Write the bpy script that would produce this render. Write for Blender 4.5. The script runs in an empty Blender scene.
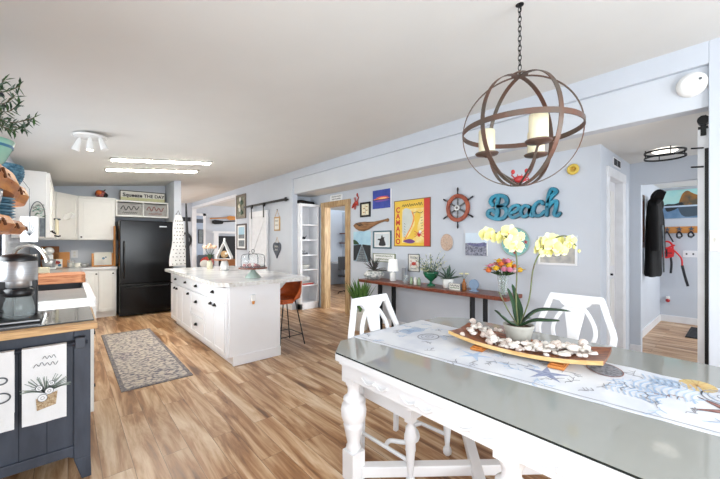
import bpy, math, random
from mathutils import Vector, Matrix
random.seed(7)
PI = math.pi
col = bpy.context.scene.collection

# ---------------------------------------------------------------- camera numbers
F = 335.0; ANG = math.atan(292 / F); S, C = math.sin(ANG), math.cos(ANG); HY = 242.0; H = 1.37

def P(px, py, X=None, Y=None, Z=None, D=None):
    u = (px - 360) / F; v = (HY - py) / F
    dx, dy = S + u * C, C - u * S
    if X is not None: t = X / dx
    elif Y is not None: t = Y / dy
    elif D is not None: t = D
    else: t = (Z - H) / v
    return Vector((dx * t, dy * t, H + v * t))

# ---------------------------------------------------------------- materials
def lin(c):
    c = c / 255.0
    return c / 12.92 if c <= 0.04045 else ((c + 0.055) / 1.055) ** 2.4
def rgb(*c): return (lin(c[0]), lin(c[1]), lin(c[2]), 1)

MATS = {}
def mat(name, c, rough=0.5, metal=0.0, var=0.0, scale=8.0, bump=0.0, bscale=60.0, stretch=(1, 1, 1), c2=None, **kw):
    if name in MATS: return MATS[name]
    m = bpy.data.materials.new(name); m.use_nodes = True
    nt = m.node_tree; b = nt.nodes['Principled BSDF']
    b.inputs['Base Color'].default_value = rgb(*c)
    b.inputs['Roughness'].default_value = rough
    b.inputs['Metallic'].default_value = metal
    for k, v in kw.items(): b.inputs[k].default_value = v
    if True:
        tc = nt.nodes.new('ShaderNodeTexCoord'); mp = nt.nodes.new('ShaderNodeMapping')
        mp.inputs['Scale'].default_value = stretch
        nt.links.new(tc.outputs['Object'], mp.inputs[0])
        n = nt.nodes.new('ShaderNodeTexNoise'); n.inputs['Scale'].default_value = scale; n.inputs['Detail'].default_value = 5
        nt.links.new(mp.outputs[0], n.inputs['Vector'])
        r = nt.nodes.new('ShaderNodeValToRGB')
        if c2 is None:
            k = 1 - (var or .03); c2 = tuple(x * k for x in c)
        r.color_ramp.elements[0].color = rgb(*c2); r.color_ramp.elements[1].color = rgb(*c)
        r.color_ramp.elements[0].position = .35; r.color_ramp.elements[1].position = .62
        nt.links.new(n.outputs['Fac'], r.inputs[0]); nt.links.new(r.outputs[0], b.inputs['Base Color'])
        if bump:
            n2 = nt.nodes.new('ShaderNodeTexNoise'); n2.inputs['Scale'].default_value = bscale
            nt.links.new(mp.outputs[0], n2.inputs['Vector'])
            bp = nt.nodes.new('ShaderNodeBump'); bp.inputs['Strength'].default_value = bump; bp.inputs['Distance'].default_value = .01
            nt.links.new(n2.outputs['Fac'], bp.inputs['Height']); nt.links.new(bp.outputs[0], b.inputs['Normal'])
    MATS[name] = m
    return m

def emis(name, c, s):
    m = bpy.data.materials.new(name); m.use_nodes = True
    b = m.node_tree.nodes['Principled BSDF']
    b.inputs['Base Color'].default_value = rgb(*c)
    b.inputs['Emission Color'].default_value = rgb(*c); b.inputs['Emission Strength'].default_value = s
    MATS[name] = m
    return m

def glassm(name, c=(235, 245, 245), alpha=.25, rough=.03):
    m = bpy.data.materials.new(name); m.use_nodes = True
    nt = m.node_tree; b = nt.nodes['Principled BSDF']
    b.inputs['Base Color'].default_value = rgb(*c); b.inputs['Roughness'].default_value = rough
    b.inputs['Alpha'].default_value = alpha
    MATS[name] = m
    return m

wallm = mat('wall_paint', (201, 207, 216), .75, var=.012, scale=3, bump=.05, bscale=180)
ceilm = mat('ceiling_paint', (224, 224, 221), .85, var=.012, scale=2, bump=.08, bscale=120)
beamm = mat('beam_paint', (206, 211, 218), .7, var=.012, scale=3)
trimw = mat('trim_white', (236, 237, 240), .4)
cabw = mat('cabinet_white', (238, 237, 233), .38, var=.01)
islw = mat('island_white', (244, 244, 246), .35, var=.006)
tabw = mat('painted_white_wood', (238, 238, 239), .38, var=.01, bump=.12, bscale=30)
chw = mat('chair_white', (238, 239, 241), .35, var=.01)
blackm = mat('black_metal', (18, 18, 20), .45, .3)
knobm = mat('knob_black', (22, 20, 20), .35, .6)
fridgem = mat('fridge_black', (7, 7, 9), .16, **{'Specular IOR Level': .28})
blackp = mat('black_plastic', (22, 23, 26), .35)
steel = mat('stainless', (196, 198, 200), .34, .8, var=.06, scale=6, stretch=(1, 1, 30))
chrome = mat('brushed_nickel', (205, 203, 198), .2, 1)
navy = mat('navy_paint', (54, 60, 72), .5, c2=(66, 73, 86), scale=14, stretch=(1, 1, .3), bump=.2, bscale=25)
navyline = mat('navy_groove', (30, 36, 48), .7)
butcher = mat('butcher_block', (222, 182, 128), .4, c2=(176, 126, 78), scale=9, stretch=(.6, 9, 9))
boardm = mat('cutting_board_wood', (205, 140, 96), .5, c2=(166, 98, 60), scale=8, stretch=(1, 6, 8))
liveedge = mat('live_edge_wood', (212, 142, 66), .5, c2=(158, 84, 32), scale=5, stretch=(2, .8, 4), bump=.3, bscale=12)
greyglass = mat('grey_glass_top', (156, 157, 152), .06, var=.01)
glassedge = mat('glass_edge', (26, 36, 36), .1)
graniteg = mat('grey_glossy_stone', (92, 94, 96), .06, c2=(74, 76, 80), scale=60)
sinkm = mat('white_enamel', (238, 238, 236), .15)
steeldeck = mat('steel_deck', (160, 160, 160), .3, .8, var=.08, scale=3)
quartz = mat('marble_counter', (226, 226, 226), .14, c2=(206, 206, 208), scale=5, bump=0)
quartz_edge = mat('marble_counter_edge', (232, 232, 230), .2, c2=(196, 190, 182), scale=18)
orangem = mat('orange_leather', (204, 98, 42), .4, c2=(174, 74, 26), scale=12)
redwood = mat('red_brown_wood', (128, 66, 44), .3, c2=(92, 40, 26), scale=8, stretch=(1, 8, 8))
pine = mat('rustic_pine', (196, 168, 128), .55, c2=(158, 124, 84), scale=5, stretch=(6, 6, .8))
traym = mat('acacia_tray', (158, 92, 50), .35, c2=(110, 58, 30), scale=9, stretch=(8, 1.2, 8))
traylight = mat('pale_sapwood', (228, 196, 138), .4, c2=(204, 164, 104), scale=9, stretch=(6, 1, 6))
blockm = mat('tray_block_wood', (198, 128, 62), .45, c2=(170, 100, 44), scale=9, stretch=(6, 1, 6))
iron = mat('rusty_strap_iron', (92, 84, 76), .5, .4, c2=(106, 72, 58), scale=7, bump=.2, bscale=40)
candle = mat('candle_wax', (240, 232, 200), .5, **{'Subsurface Weight': .2})
teal = mat('teal_paint', (28, 142, 172), .35, c2=(14, 100, 126), scale=8)
tealdark = mat('teal_dark_edge', (22, 66, 80), .45)
cream = mat('cream', (236, 228, 200), .6)
whitep = mat('white_paper', (240, 240, 238), .7)
towelm = mat('white_cotton', (240, 240, 240), .9, bump=.2, bscale=220)
inkm = mat('ink_grey', (92, 96, 100), .8)
inkd = mat('ink_dark', (38, 38, 44), .8)
tanm = mat('tan', (190, 152, 102), .7)
leafm = mat('leaf_green', (64, 104, 46), .5, c2=(44, 80, 34), scale=10)
leafd = mat('leaf_dark', (42, 78, 42), .4, c2=(30, 58, 32), scale=10)
leafg = mat('leaf_greygreen', (112, 134, 118), .6, c2=(84, 106, 90), scale=10)
succ = mat('succulent_green', (70, 98, 82), .5)
petaly = mat('orchid_petal', (238, 232, 150), .5, c2=(228, 220, 122), scale=20)
petalw = mat('petal_cream', (238, 234, 178), .5)
pink = mat('petal_pink', (232, 140, 168), .6)
yellow = mat('petal_yellow', (240, 192, 40), .6)
magenta = mat('orchid_heart', (170, 60, 78), .5)
peach = mat('petal_peach', (240, 206, 178), .6)
stemm = mat('stem_green', (96, 110, 62), .5, c2=(84, 72, 52), scale=30)
potg = mat('pot_grey', (184, 182, 174), .6, c2=(160, 157, 148), scale=4)
shellw = mat('shell_white', (246, 242, 236), .35, c2=(226, 216, 206), scale=30)
shellt = mat('shell_tan', (232, 220, 210), .4, c2=(178, 156, 146), scale=40)
redm = mat('red_paint', (176, 44, 46), .4)
coralred = mat('coral_red', (196, 66, 50), .5, c2=(150, 40, 34), scale=30)
bluep = mat('plate_blue', (122, 160, 178), .2, c2=(84, 128, 152), scale=14)
blueb = mat('basket_blue', (92, 138, 160), .6, c2=(40, 86, 112), scale=50)
greeng = mat('sea_green_glaze', (160, 204, 184), .15, c2=(130, 184, 168), scale=6)
mint = mat('mint_glaze', (158, 176, 166), .25)
bluebowl = mat('blue_stripe', (62, 118, 150), .3)
yellowp = mat('poster_yellow', (236, 196, 66), .5)
redp = mat('poster_red', (206, 52, 42), .5)
skyl = mat('print_sky', (176, 212, 226), .5, c2=(150, 190, 214), scale=5)
dark = mat('print_dark', (36, 40, 44), .6)
greyp = mat('print_grey', (128, 136, 140), .6, c2=(96, 104, 110), scale=16)
purplep = mat('print_purple', (120, 118, 160), .6, c2=(86, 90, 122), scale=30)
orangep = mat('print_orange', (236, 124, 60), .6)
bluedeep = mat('print_blue', (34, 58, 150), .5, c2=(54, 74, 170), scale=8)
driftw = mat('driftwood', (158, 116, 76), .6, c2=(112, 76, 48), scale=8, stretch=(1, 8, 8))
wheelw = mat('wheel_wood', (168, 76, 40), .3, c2=(128, 50, 26), scale=10)
ghandle = mat('wheel_grip', (92, 92, 92), .4)
amber = mat('amber_glass', (150, 90, 36), .15)
greenglass = mat('green_glass', (36, 120, 84), .08, **{'Transmission Weight': .35})
clear = glassm('clear_glass', (226, 238, 238), .22)
cleard = glassm('cloche_glass', (226, 236, 240), .16)
blueglass = mat('blue_glass_plate', (132, 156, 184), .15)
lampsh = emis('lamp_shade_white', (246, 246, 244), .25)
ledm = emis('led_warm', (255, 250, 236), 6)
ledstrip = emis('led_strip', (255, 250, 238), 50)
ceramicw = mat('white_ceramic', (240, 240, 238), .2)
brownbook = mat('brown_board', (150, 96, 54), .6)
redfood = mat('berry_red', (150, 62, 62), .5, c2=(190, 130, 120), scale=40)
woodorange = mat('wood_orange', (208, 140, 70), .5)
blackcloth = mat('black_cloth', (14, 14, 16), .9, bump=.3, bscale=40)
slate = mat('slate_grey', (88, 94, 104), .8)
offw = mat('off_white', (226, 224, 216), .6)
charcoal = mat('charcoal_rubber', (46, 46, 48), .9)
drywalld = mat('dark_gap', (150, 154, 162), .7)
harness = mat('harness_red', (214, 40, 44), .6)
aqua = mat('clock_aqua', (134, 192, 186), .5, c2=(104, 168, 168), scale=20)
skinpale = mat('basket_tan', (216, 194, 176), .8, c2=(188, 160, 142), scale=70)

def floor_material():
    m = bpy.data.materials.new('vinyl_planks'); m.use_nodes = True
    nt = m.node_tree; b = nt.nodes['Principled BSDF']; L = nt.links.new
    tc = nt.nodes.new('ShaderNodeTexCoord'); sp = nt.nodes.new('ShaderNodeSeparateXYZ'); cb = nt.nodes.new('ShaderNodeCombineXYZ')
    L(tc.outputs['Object'], sp.inputs[0]); L(sp.outputs['Y'], cb.inputs['X']); L(sp.outputs['X'], cb.inputs['Y'])
    br = nt.nodes.new('ShaderNodeTexBrick'); L(cb.outputs[0], br.inputs['Vector'])
    br.inputs['Color1'].default_value = (0, 0, 0, 1); br.inputs['Color2'].default_value = (1, 1, 1, 1); br.inputs['Mortar'].default_value = (.5, .5, .5, 1)
    br.inputs['Scale'].default_value = 1; br.inputs['Brick Width'].default_value = 1.22; br.inputs['Row Height'].default_value = .152
    br.inputs['Mortar Size'].default_value = .0012; br.inputs['Bias'].default_value = 0; br.offset = .37
    mp = nt.nodes.new('ShaderNodeMapping'); mp.inputs['Scale'].default_value = (.55, 5.0, 1); L(cb.outputs[0], mp.inputs[0])
    off = nt.nodes.new('ShaderNodeVectorMath'); off.operation = 'MULTIPLY_ADD'
    L(br.outputs['Color'], off.inputs[0]); off.inputs[1].default_value = (7, 13, 3); L(mp.outputs[0], off.inputs[2])
    n = nt.nodes.new('ShaderNodeTexNoise'); n.inputs['Scale'].default_value = 2.0; n.inputs['Detail'].default_value = 7; n.inputs['Roughness'].default_value = .62
    n.inputs['Distortion'].default_value = .6; L(off.outputs[0], n.inputs['Vector'])
    r = nt.nodes.new('ShaderNodeValToRGB'); L(n.outputs['Fac'], r.inputs[0])
    e = r.color_ramp.elements
    e[0].position = .33; e[0].color = rgb(112, 76, 50); e[1].position = .68; e[1].color = rgb(232, 208, 178)
    x = e.new(.45); x.color = rgb(168, 122, 82); x = e.new(.55); x.color = rgb(204, 168, 130)
    mx = nt.nodes.new('ShaderNodeMix'); mx.data_type = 'RGBA'; mx.blend_type = 'MULTIPLY'; mx.inputs[0].default_value = .22
    L(r.outputs[0], mx.inputs[6]); 
    r2 = nt.nodes.new('ShaderNodeValToRGB'); r2.color_ramp.elements[0].color = (.50, .46, .43, 1); r2.color_ramp.elements[1].color = (1, 1, 1, 1)
    L(br.outputs['Color'], r2.inputs[0]); L(r2.outputs[0], mx.inputs[7])
    mx2 = nt.nodes.new('ShaderNodeMix'); mx2.data_type = 'RGBA'; L(br.outputs['Fac'], mx2.inputs[0]); L(mx.outputs[2], mx2.inputs[6]); mx2.inputs[7].default_value = rgb(96, 70, 52)
    L(mx2.outputs[2], b.inputs['Base Color']); b.inputs['Roughness'].default_value = .36
    return m

def rug_material():
    m = bpy.data.materials.new('woven_rug'); m.use_nodes = True
    nt = m.node_tree; b = nt.nodes['Principled BSDF']; L = nt.links.new
    tc = nt.nodes.new('ShaderNodeTexCoord')
    v = nt.nodes.new('ShaderNodeTexVoronoi'); v.inputs['Scale'].default_value = 16; v.feature = 'DISTANCE_TO_EDGE'
    n = nt.nodes.new('ShaderNodeTexNoise'); n.inputs['Scale'].default_value = 34; n.inputs['Detail'].default_value = 7
    w = nt.nodes.new('ShaderNodeTexWave'); w.wave_type = 'RINGS'; w.inputs['Scale'].default_value = 5; w.inputs['Distortion'].default_value = 14
    for q in (v, n, w): L(tc.outputs['Object'], q.inputs['Vector'])
    a = nt.nodes.new('ShaderNodeMath'); a.operation = 'MULTIPLY_ADD'; L(w.outputs['Fac'], a.inputs[0]); a.inputs[1].default_value = .16; L(n.outputs['Fac'], a.inputs[2])
    a2 = nt.nodes.new('ShaderNodeMath'); a2.operation = 'ADD'; L(a.outputs[0], a2.inputs[0]); L(v.outputs['Distance'], a2.inputs[1])
    r = nt.nodes.new('ShaderNodeValToRGB'); L(a2.outputs[0], r.inputs[0]); e = r.color_ramp.elements
    e[0].position = .48; e[0].color = rgb(100, 98, 108); e[1].position = .88; e[1].color = rgb(196, 184, 168)
    x = e.new(.60); x.color = rgb(142, 132, 134); x = e.new(.72); x.color = rgb(176, 168, 160)
    L(r.outputs[0], b.inputs['Base Color']); b.inputs['Roughness'].default_value = .95
    return m

floorm = floor_material(); rugm = rug_material()
rugb = mat('rug_border', (92, 92, 104), .95, c2=(150, 140, 132), scale=60)

# ---------------------------------------------------------------- mesh builder
class MB:
    def __init__(s, M=None): s.v = []; s.f = []; s.m = []; s.sm = []; s.mats = []; s.M = M
    def mi(s, m):
        if m not in s.mats: s.mats.append(m)
        return s.mats.index(m)
    def add(s, vs, fs, m, smooth=False, M=None):
        o = len(s.v)
        for p in vs:
            p = Vector(p)
            if M is not None: p = M @ p
            if s.M is not None: p = s.M @ p
            s.v.append(p)
        k = s.mi(m)
        for f in fs: s.f.append([i + o for i in f]); s.m.append(k); s.sm.append(smooth)
        return s
    def bx(s, x0, y0, z0, x1, y1, z1, m, M=None):
        vs = [(x, y, z) for x in (x0, x1) for y in (y0, y1) for z in (z0, z1)]
        fs = [(0, 1, 3, 2), (4, 6, 7, 5), (0, 4, 5, 1), (2, 3, 7, 6), (0, 2, 6, 4), (1, 5, 7, 3)]
        return s.add(vs, fs, m, False, M)
    def prism(s, pts, y0, y1, m, M=None, smooth=False):          # outline in x,z, depth in y
        n = len(pts); vs = [(p[0], y0, p[1]) for p in pts] + [(p[0], y1, p[1]) for p in pts]
        fs = [tuple(range(n)), tuple(range(2 * n - 1, n - 1, -1))] + [(i, i + n, (i + 1) % n + n, (i + 1) % n) for i in range(n)]
        return s.add(vs, fs, m, smooth, M)
    def plate(s, pts, z0, z1, m, M=None, mside=None):                           # outline in x,y, height in z
        n = len(pts); vs = [(p[0], p[1], z0) for p in pts] + [(p[0], p[1], z1) for p in pts]
        s.add(vs, [tuple(range(n)), tuple(range(2 * n - 1, n - 1, -1))], m, False, M)
        return s.add(vs, [(i, i + n, (i + 1) % n + n, (i + 1) % n) for i in range(n)], mside or m, False, M)
    def cyl(s, p0, p1, r0, r1=None, m=None, n=14, smooth=True):
        return s.tube([p0, p1], [r0, r0 if r1 is None else r1], m, n)
    def tube(s, pts, r, m, n=8, closed=False, flat=None):
        pts = [Vector(p) for p in pts]; k = len(pts)
        if not isinstance(r, (list, tuple)): r = [r] * k
        vs = []; fs = []; up = None
        for i, p in enumerate(pts):
            a = pts[(i - 1) % k] if (closed or i > 0) else p
            b = pts[(i + 1) % k] if (closed or i < k - 1) else p
            t = (b - a).normalized() if (b - a).length > 1e-9 else Vector((0, 0, 1))
            if up is None: up = Vector((0, 0, 1)) if abs(t.z) < .9 else Vector((1, 0, 0))
            x = up - t * up.dot(t)
            x = x.normalized() if x.length > 1e-6 else t.orthogonal().normalized()
            up = x; y = t.cross(x)
            for j in range(n):
                q = 2 * PI * j / n
                vs.append(p + (x * math.cos(q) + y * math.sin(q)) * r[i])
        for i in range(k if closed else k - 1):
            for j in range(n):
                a = i * n + j; b = i * n + (j + 1) % n; c = ((i + 1) % k) * n
                fs.append((a, b, c + (j + 1) % n, c + j))
        s.add(vs, fs, m, True)
        if not closed: s.add(vs[:n], [tuple(range(n))[::-1]], m); s.add(vs[-n:], [tuple(range(n))], m)
        return s
    def lathe(s, prof, c, m, n=20, M=None, flute=0, closed=True, sx=1, sy=1):
        vs = []; fs = []; c = Vector(c)
        for (r, z) in prof:
            for j in range(n):
                q = 2 * PI * j / n; rr = r * (1 - (flute if j % 2 else 0))
                vs.append(c + Vector((rr * math.cos(q) * sx, rr * math.sin(q) * sy, z)))
        for i in range(len(prof) - 1):
            for j in range(n): fs.append((i * n + j, i * n + (j + 1) % n, (i + 1) * n + (j + 1) % n, (i + 1) * n + j))
        s.add(vs, fs, m, True, M)
        if closed: s.add(vs[:n], [tuple(range(n))[::-1]], m, False, M); s.add(vs[-n:], [tuple(range(n))], m, False, M)
        return s
    def ball(s, c, r, m, n=12, sc=(1, 1, 1), M=None):
        prof = [(max(r * math.sin(PI * i / (n // 2 + 2)), 1e-4), -r * math.cos(PI * i / (n // 2 + 2))) for i in range(n // 2 + 3)]
        vs = []; fs = []
        for (q, z) in prof:
            for j in range(n):
                a = 2 * PI * j / n; vs.append((c[0] + q * math.cos(a) * sc[0], c[1] + q * math.sin(a) * sc[1], c[2] + z * sc[2]))
        for i in range(len(prof) - 1):
            for j in range(n): fs.append((i * n + j, i * n + (j + 1) % n, (i + 1) * n + (j + 1) % n, (i + 1) * n + j))
        return s.add(vs, fs, m, True, M)
    def strip(s, pts, w, y0, y1, m, closed=False, M=None):      # thick stroke drawn in x,z with depth y0..y1
        k = len(pts); P2 = [Vector((p[0], p[1])) for p in pts]
        if not isinstance(w, (list, tuple)): w = [w] * k
        Lf = []; Rt = []
        for i in range(k):
            a = P2[(i - 1) % k] if (closed or i > 0) else P2[i]; b = P2[(i + 1) % k] if (closed or i < k - 1) else P2[i]
            t = (b - a); t = t.normalized() if t.length > 1e-9 else Vector((1, 0)); nn = Vector((-t.y, t.x))
            Lf.append(P2[i] + nn * w[i] / 2); Rt.append(P2[i] - nn * w[i] / 2)
        vs = [(p.x, y, p.y) for y in (y0, y1) for p in Lf] + [(p.x, y, p.y) for y in (y0, y1) for p in Rt]
        fs = []
        for i in range(k if closed else k - 1):
            j = (i + 1) % k
            fs += [(i, j, 2 * k + j, 2 * k + i), (k + i, 3 * k + i, 3 * k + j, k + j), (i, k + i, k + j, j), (2 * k + i, 2 * k + j, 3 * k + j, 3 * k + i)]
        if not closed: fs += [(0, 2 * k, 3 * k, k), (k - 1, 2 * k - 1, 4 * k - 1, 3 * k - 1)]
        return s.add(vs, fs, m, False, M)
    def blade(s, pts, w, m, side=None, fold=.25):                # leaf along a 3D path, widths w
        pts = [Vector(p) for p in pts]; k = len(pts); vs = []; fs = []
        for i, p in enumerate(pts):
            t = (pts[min(i + 1, k - 1)] - pts[max(i - 1, 0)]).normalized()
            sd = Vector(side) if side is not None else t.cross(Vector((0, 0, 1)))
            sd = sd.normalized() if sd.length > 1e-5 else Vector((1, 0, 0))
            nn = sd.cross(t).normalized()
            vs += [p + sd * w[i] / 2 + nn * w[i] * fold, p, p - sd * w[i] / 2 + nn * w[i] * fold, p - nn * w[i] * .12]
        for i in range(k - 1):
            a = 4 * i; b = a + 4
            fs += [(a, a + 1, b + 1, b), (a + 1, a + 2, b + 2, b + 1), (a, b, b + 3, a + 3), (a + 2, a + 3, b + 3, b + 2)]
        return s.add(vs, fs, m, True)
    def build(s, name, parent=None, bev=0, seg=2):
        me = bpy.data.meshes.new(name)
        vs = s.v
        if parent is not None and WORLD.get(parent.name) is not None and s.world:
            Mi = WORLD[parent.name].inverted(); vs = [Mi @ v for v in vs]
        me.from_pydata([tuple(v) for v in vs], [], s.f)
        for m in s.mats: me.materials.append(m)
        me.polygons.foreach_set('material_index', s.m); me.polygons.foreach_set('use_smooth', s.sm)
        me.update()
        o = bpy.data.objects.new(name, me); col.objects.link(o)
        if parent is not None: o.parent = parent
        if bev:
            b = o.modifiers.new('Bevel', 'BEVEL'); b.width = bev; b.segments = seg; b.limit_method = 'ANGLE'; b.angle_limit = math.radians(40)
        return o
    world = False
class MW(MB):                                                    # world-space builder
    world = True
WORLD = {}

def T(name, label, cat, loc=(0, 0, 0), rz=0, group=None):
    o = bpy.data.objects.new(name, None); col.objects.link(o); o.empty_display_size = .05
    o.location = loc; o.rotation_euler = (0, 0, rz)
    WORLD[o.name] = Matrix.Translation(Vector(loc)) @ Matrix.Rotation(rz, 4, 'Z')
    o['label'] = label; o['category'] = cat
    if group: o['group'] = group
    return o
def tag(o, label, cat, group=None):
    o['label'] = label; o['category'] = cat
    if group: o['group'] = group
    return o
def struct(o): o['kind'] = 'structure'; return o
def one(mb, name, label, cat, loc, rz=0, group=None, bev=0):     # a thing that is one mesh, local coordinates
    o = mb.build(name, None, bev); o.location = loc; o.rotation_euler = (0, 0, rz)
    return tag(o, label, cat, group)
def dup(root, loc, rz=None, label=None, group=None, scale=None):
    def cp(o, par):
        c = o.copy(); col.objects.link(c); c.parent = par
        for ch in list(o.children): cp(ch, c)
        return c
    r = cp(root, None); r.location = loc
    if rz is not None: r.rotation_euler = (0, 0, rz)
    if label: r['label'] = label
    if group: r['group'] = group
    if scale: r.scale = scale
    return r

def text_into(mb, body, size, cx, cz, y0, depth, m, M=None, bold=0, sx=1):  # letters standing in x,z, facing -y
    cu = bpy.data.curves.new('txt', 'FONT'); cu.body = body; cu.size = size; cu.align_x = 'CENTER'; cu.align_y = 'CENTER'
    cu.extrude = depth / 2; cu.offset = bold; cu.resolution_u = 3
    o = bpy.data.objects.new('txt', cu); col.objects.link(o)
    dg = bpy.context.evaluated_depsgraph_get(); me = bpy.data.meshes.new_from_object(o.evaluated_get(dg))
    vs = [(cx + v.co.x * sx, y0 - depth / 2 - v.co.z, cz + v.co.y) for v in me.vertices]
    fs = [tuple(p.vertices) for p in me.polygons]
    bpy.data.objects.remove(o); bpy.data.meshes.remove(me); bpy.data.curves.remove(cu)
    mb.add(vs, fs, m, False, M)

def circ(cx, cz, rx, rz=None, n=24, a0=0, a1=2 * PI, end=False):
    rz = rx if rz is None else rz; k = n + 1 if end else n
    return [(cx + rx * math.cos(a0 + (a1 - a0) * i / n), cz + rz * math.sin(a0 + (a1 - a0) * i / n)) for i in range(k)]
def star(cx, cz, r, ri, n=5, rot=PI / 2):
    return [(cx + (r if i % 2 == 0 else ri) * math.cos(rot + PI * i / n), cz + (r if i % 2 == 0 else ri) * math.sin(rot + PI * i / n)) for i in range(2 * n)]
def smooth(pts, k=6, closed=False):
    n = len(pts); out = []; pts = [Vector(p) for p in pts]
    rng = range(n) if closed else range(n - 1)
    for i in rng:
        p0 = pts[(i - 1) % n] if (closed or i > 0) else pts[i]; p1 = pts[i]; p2 = pts[(i + 1) % n]
        p3 = pts[(i + 2) % n] if (closed or i + 2 < n) else p2
        for j in range(k):
            t = j / k
            out.append(.5 * ((2 * p1) + (p2 - p0) * t + (2 * p0 - 5 * p1 + 4 * p2 - p3) * t * t + (3 * p1 - p0 - 3 * p2 + p3) * t ** 3))
    if not closed: out.append(pts[-1])
    return [tuple(p) for p in out]
def squiggle(mb, x0, x1, z, h, y0, y1, m, w=.004, seed=1, M=None):    # a run of handwriting
    rnd = random.Random(seed); n = max(6, int((x1 - x0) / (h * .38))); pts = []
    for i in range(n + 1): pts.append((x0 + (x1 - x0) * i / n, z + (h * .5 if i % 2 else -h * .35) * rnd.uniform(.5, 1.1)))
    mb.strip(smooth(pts, 4), w, y0, y1, m, M=M)

RW = -PI / 2       # rotation for things on walls that face -X  (local x runs towards -Y)

# ================================================================= SETTING
CZ = lambda x: 2.40 + .114 * x                       # sloped ceiling
LZ = 2.345; XB = 3.4; XW = 4.0; XO = 5.3; YE = 13.2; YN = -2.4
def sb(name, *boxes, m=wallm, bev=0):
    mb = MB()
    for b in boxes: mb.bx(*b, m)
    return struct(mb.build(name, None, bev))
sb('floor', (-1.0, YN - .3, -.1, 9.2, YE + .3, 0), m=floorm)
mb = MB(); mb.add([(-.6, YN - .1, CZ(-.6)), (XB + .05, YN - .1, CZ(XB + .05)), (XB + .05, YE + .1, CZ(XB + .05)), (-.6, YE + .1, CZ(-.6))] + [(-.6, YN - .1, 3), (XB + .05, YN - .1, 3), (XB + .05, YE + .1, 3), (-.6, YE + .1, 3)],
   [(0, 1, 2, 3), (7, 6, 5, 4), (0, 4, 5, 1), (1, 5, 6, 2), (2, 6, 7, 3), (3, 7, 4, 0)], ceilm)
struct(mb.build('ceiling'))
# low ceilings beyond the beam
sb('ceiling_low', (XB + .1, YN, LZ, XO + .06, 8.2, LZ + .1), m=ceilm)
sb('ceiling_mudroom', (XO + .1, -1.55, 2.3, 7.85, 1.05, 2.4), m=ceilm)
sb('ceiling_office', (XO + .061, 1.1, LZ, 8.2, 8.2, LZ + .1), m=ceilm)
sb('ceiling_living', (XB + .11, 8.2, 2.75, 9.0, YE, 2.85), m=ceilm)
# left wall with two windows : (Y0,Y1,z0,z1)
LW = [(-.9, .9, .9, 2.05), (2.6, 4.9, 1.08, 2.05)]
ys = [YN, LW[0][0], LW[0][1], LW[1][0], LW[1][1], YE]
bxs = []
for i in (0, 2, 4): bxs.append((-.6, ys[i], 0, -.5, ys[i + 1], 2.45))
for w in LW: bxs += [(-.6, w[0], 0, -.5, w[1], w[2]), (-.6, w[0], w[3], -.5, w[1], 2.45)]
sb('wall_left', *bxs)
for i, w in enumerate(LW):
    mb = MB(); t = .07
    for (a, b, c, d) in ((w[0] - t, w[0], w[2] - t, w[3] + t), (w[1], w[1] + t, w[2] - t, w[3] + t)): mb.bx(-.515, a, c, -.48, b, d, trimw)
    mb.bx(-.515, w[0], w[2] - t, -.46, w[1], w[2], trimw); mb.bx(-.515, w[0], w[3], -.48, w[1], w[3] + t, trimw)
    ym = (w[0] + w[1]) / 2; mb.bx(-.57, ym - .02, w[2], -.53, ym + .02, w[3], trimw)
    mb.bx(-.57, w[0], w[2], -.53, w[1], w[2] + .035, trimw); mb.bx(-.57, w[0], w[3] - .035, -.53, w[1], w[3], trimw)
    struct(mb.build('window_%d' % (i + 1)))
# back wall behind the photographer with a wide glazed opening
BW = (-.2, 2.7, .35, 2.12)
sb('wall_back', (-.6, YN - .1, 0, BW[0], YN, 2.8), (BW[1], YN - .1, 0, 4.1, YN, 2.8), (BW[0], YN - .1, 0, BW[1], YN, BW[2]), (BW[0], YN - .1, BW[3], BW[1], YN, 2.8))
mb = MB(); 
for x in (BW[0], .75, 1.70, BW[1] - .05): mb.bx(x, YN - .08, BW[2], x + .05, YN - .03, BW[3], trimw)
mb.bx(BW[0], YN - .08, BW[2], BW[1], YN - .03, BW[2] + .05, trimw); mb.bx(BW[0], YN - .08, BW[3] - .05, BW[1], YN - .03, BW[3], trimw)
struct(mb.build('window_3'))
# end wall of the long room
sb('wall_far', (-.6, YE, 0, 9.0, YE + .1, 3.0))
# kitchen back wall and partition beside the fridge
sb('wall_kitchen', (-.6, 8.2, 0, 1.60, 8.3, 2.62))
sb('wall_partition', (1.575, 7.38, 0, 1.70, 8.3, 2.62))
# main right wall plane X = 3.4 : near stub, opening with beam, barn-door wall, living opening
ZR, ZB = 2.63, 2.335
sb('wall_right', (XB, YN, 0, XB + .12, .165, 2.83), (XB, .165, ZR, XB + .12, 5.98, 2.83), (XB, 5.98, 0, XB + .12, 8.96, 2.83), (XB, 8.96, 2.58, XB + .12, 13.13, 2.83), (XB, 13.13, 0, XB + .12, YE, 2.83), bev=.004)
sb('trim_1', (XB + .035, .165, ZB, XB + .16, 5.98, ZR), m=beamm, bev=.006)           # recessed lower face of the beam
sb('trim_2', (XB - .014, 8.90, 0, XB + .13, 8.98, 2.64), (XB - .014, 8.98, 2.57, XB + .13, 13.12, 2.65), (XB - .014, 13.12, 0, XB + .13, 13.19, 2.65), m=trimw)
sb('baseboard_right', (XB - .015, 5.98, 0, XB, 8.9, .1), m=trimw)
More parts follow.
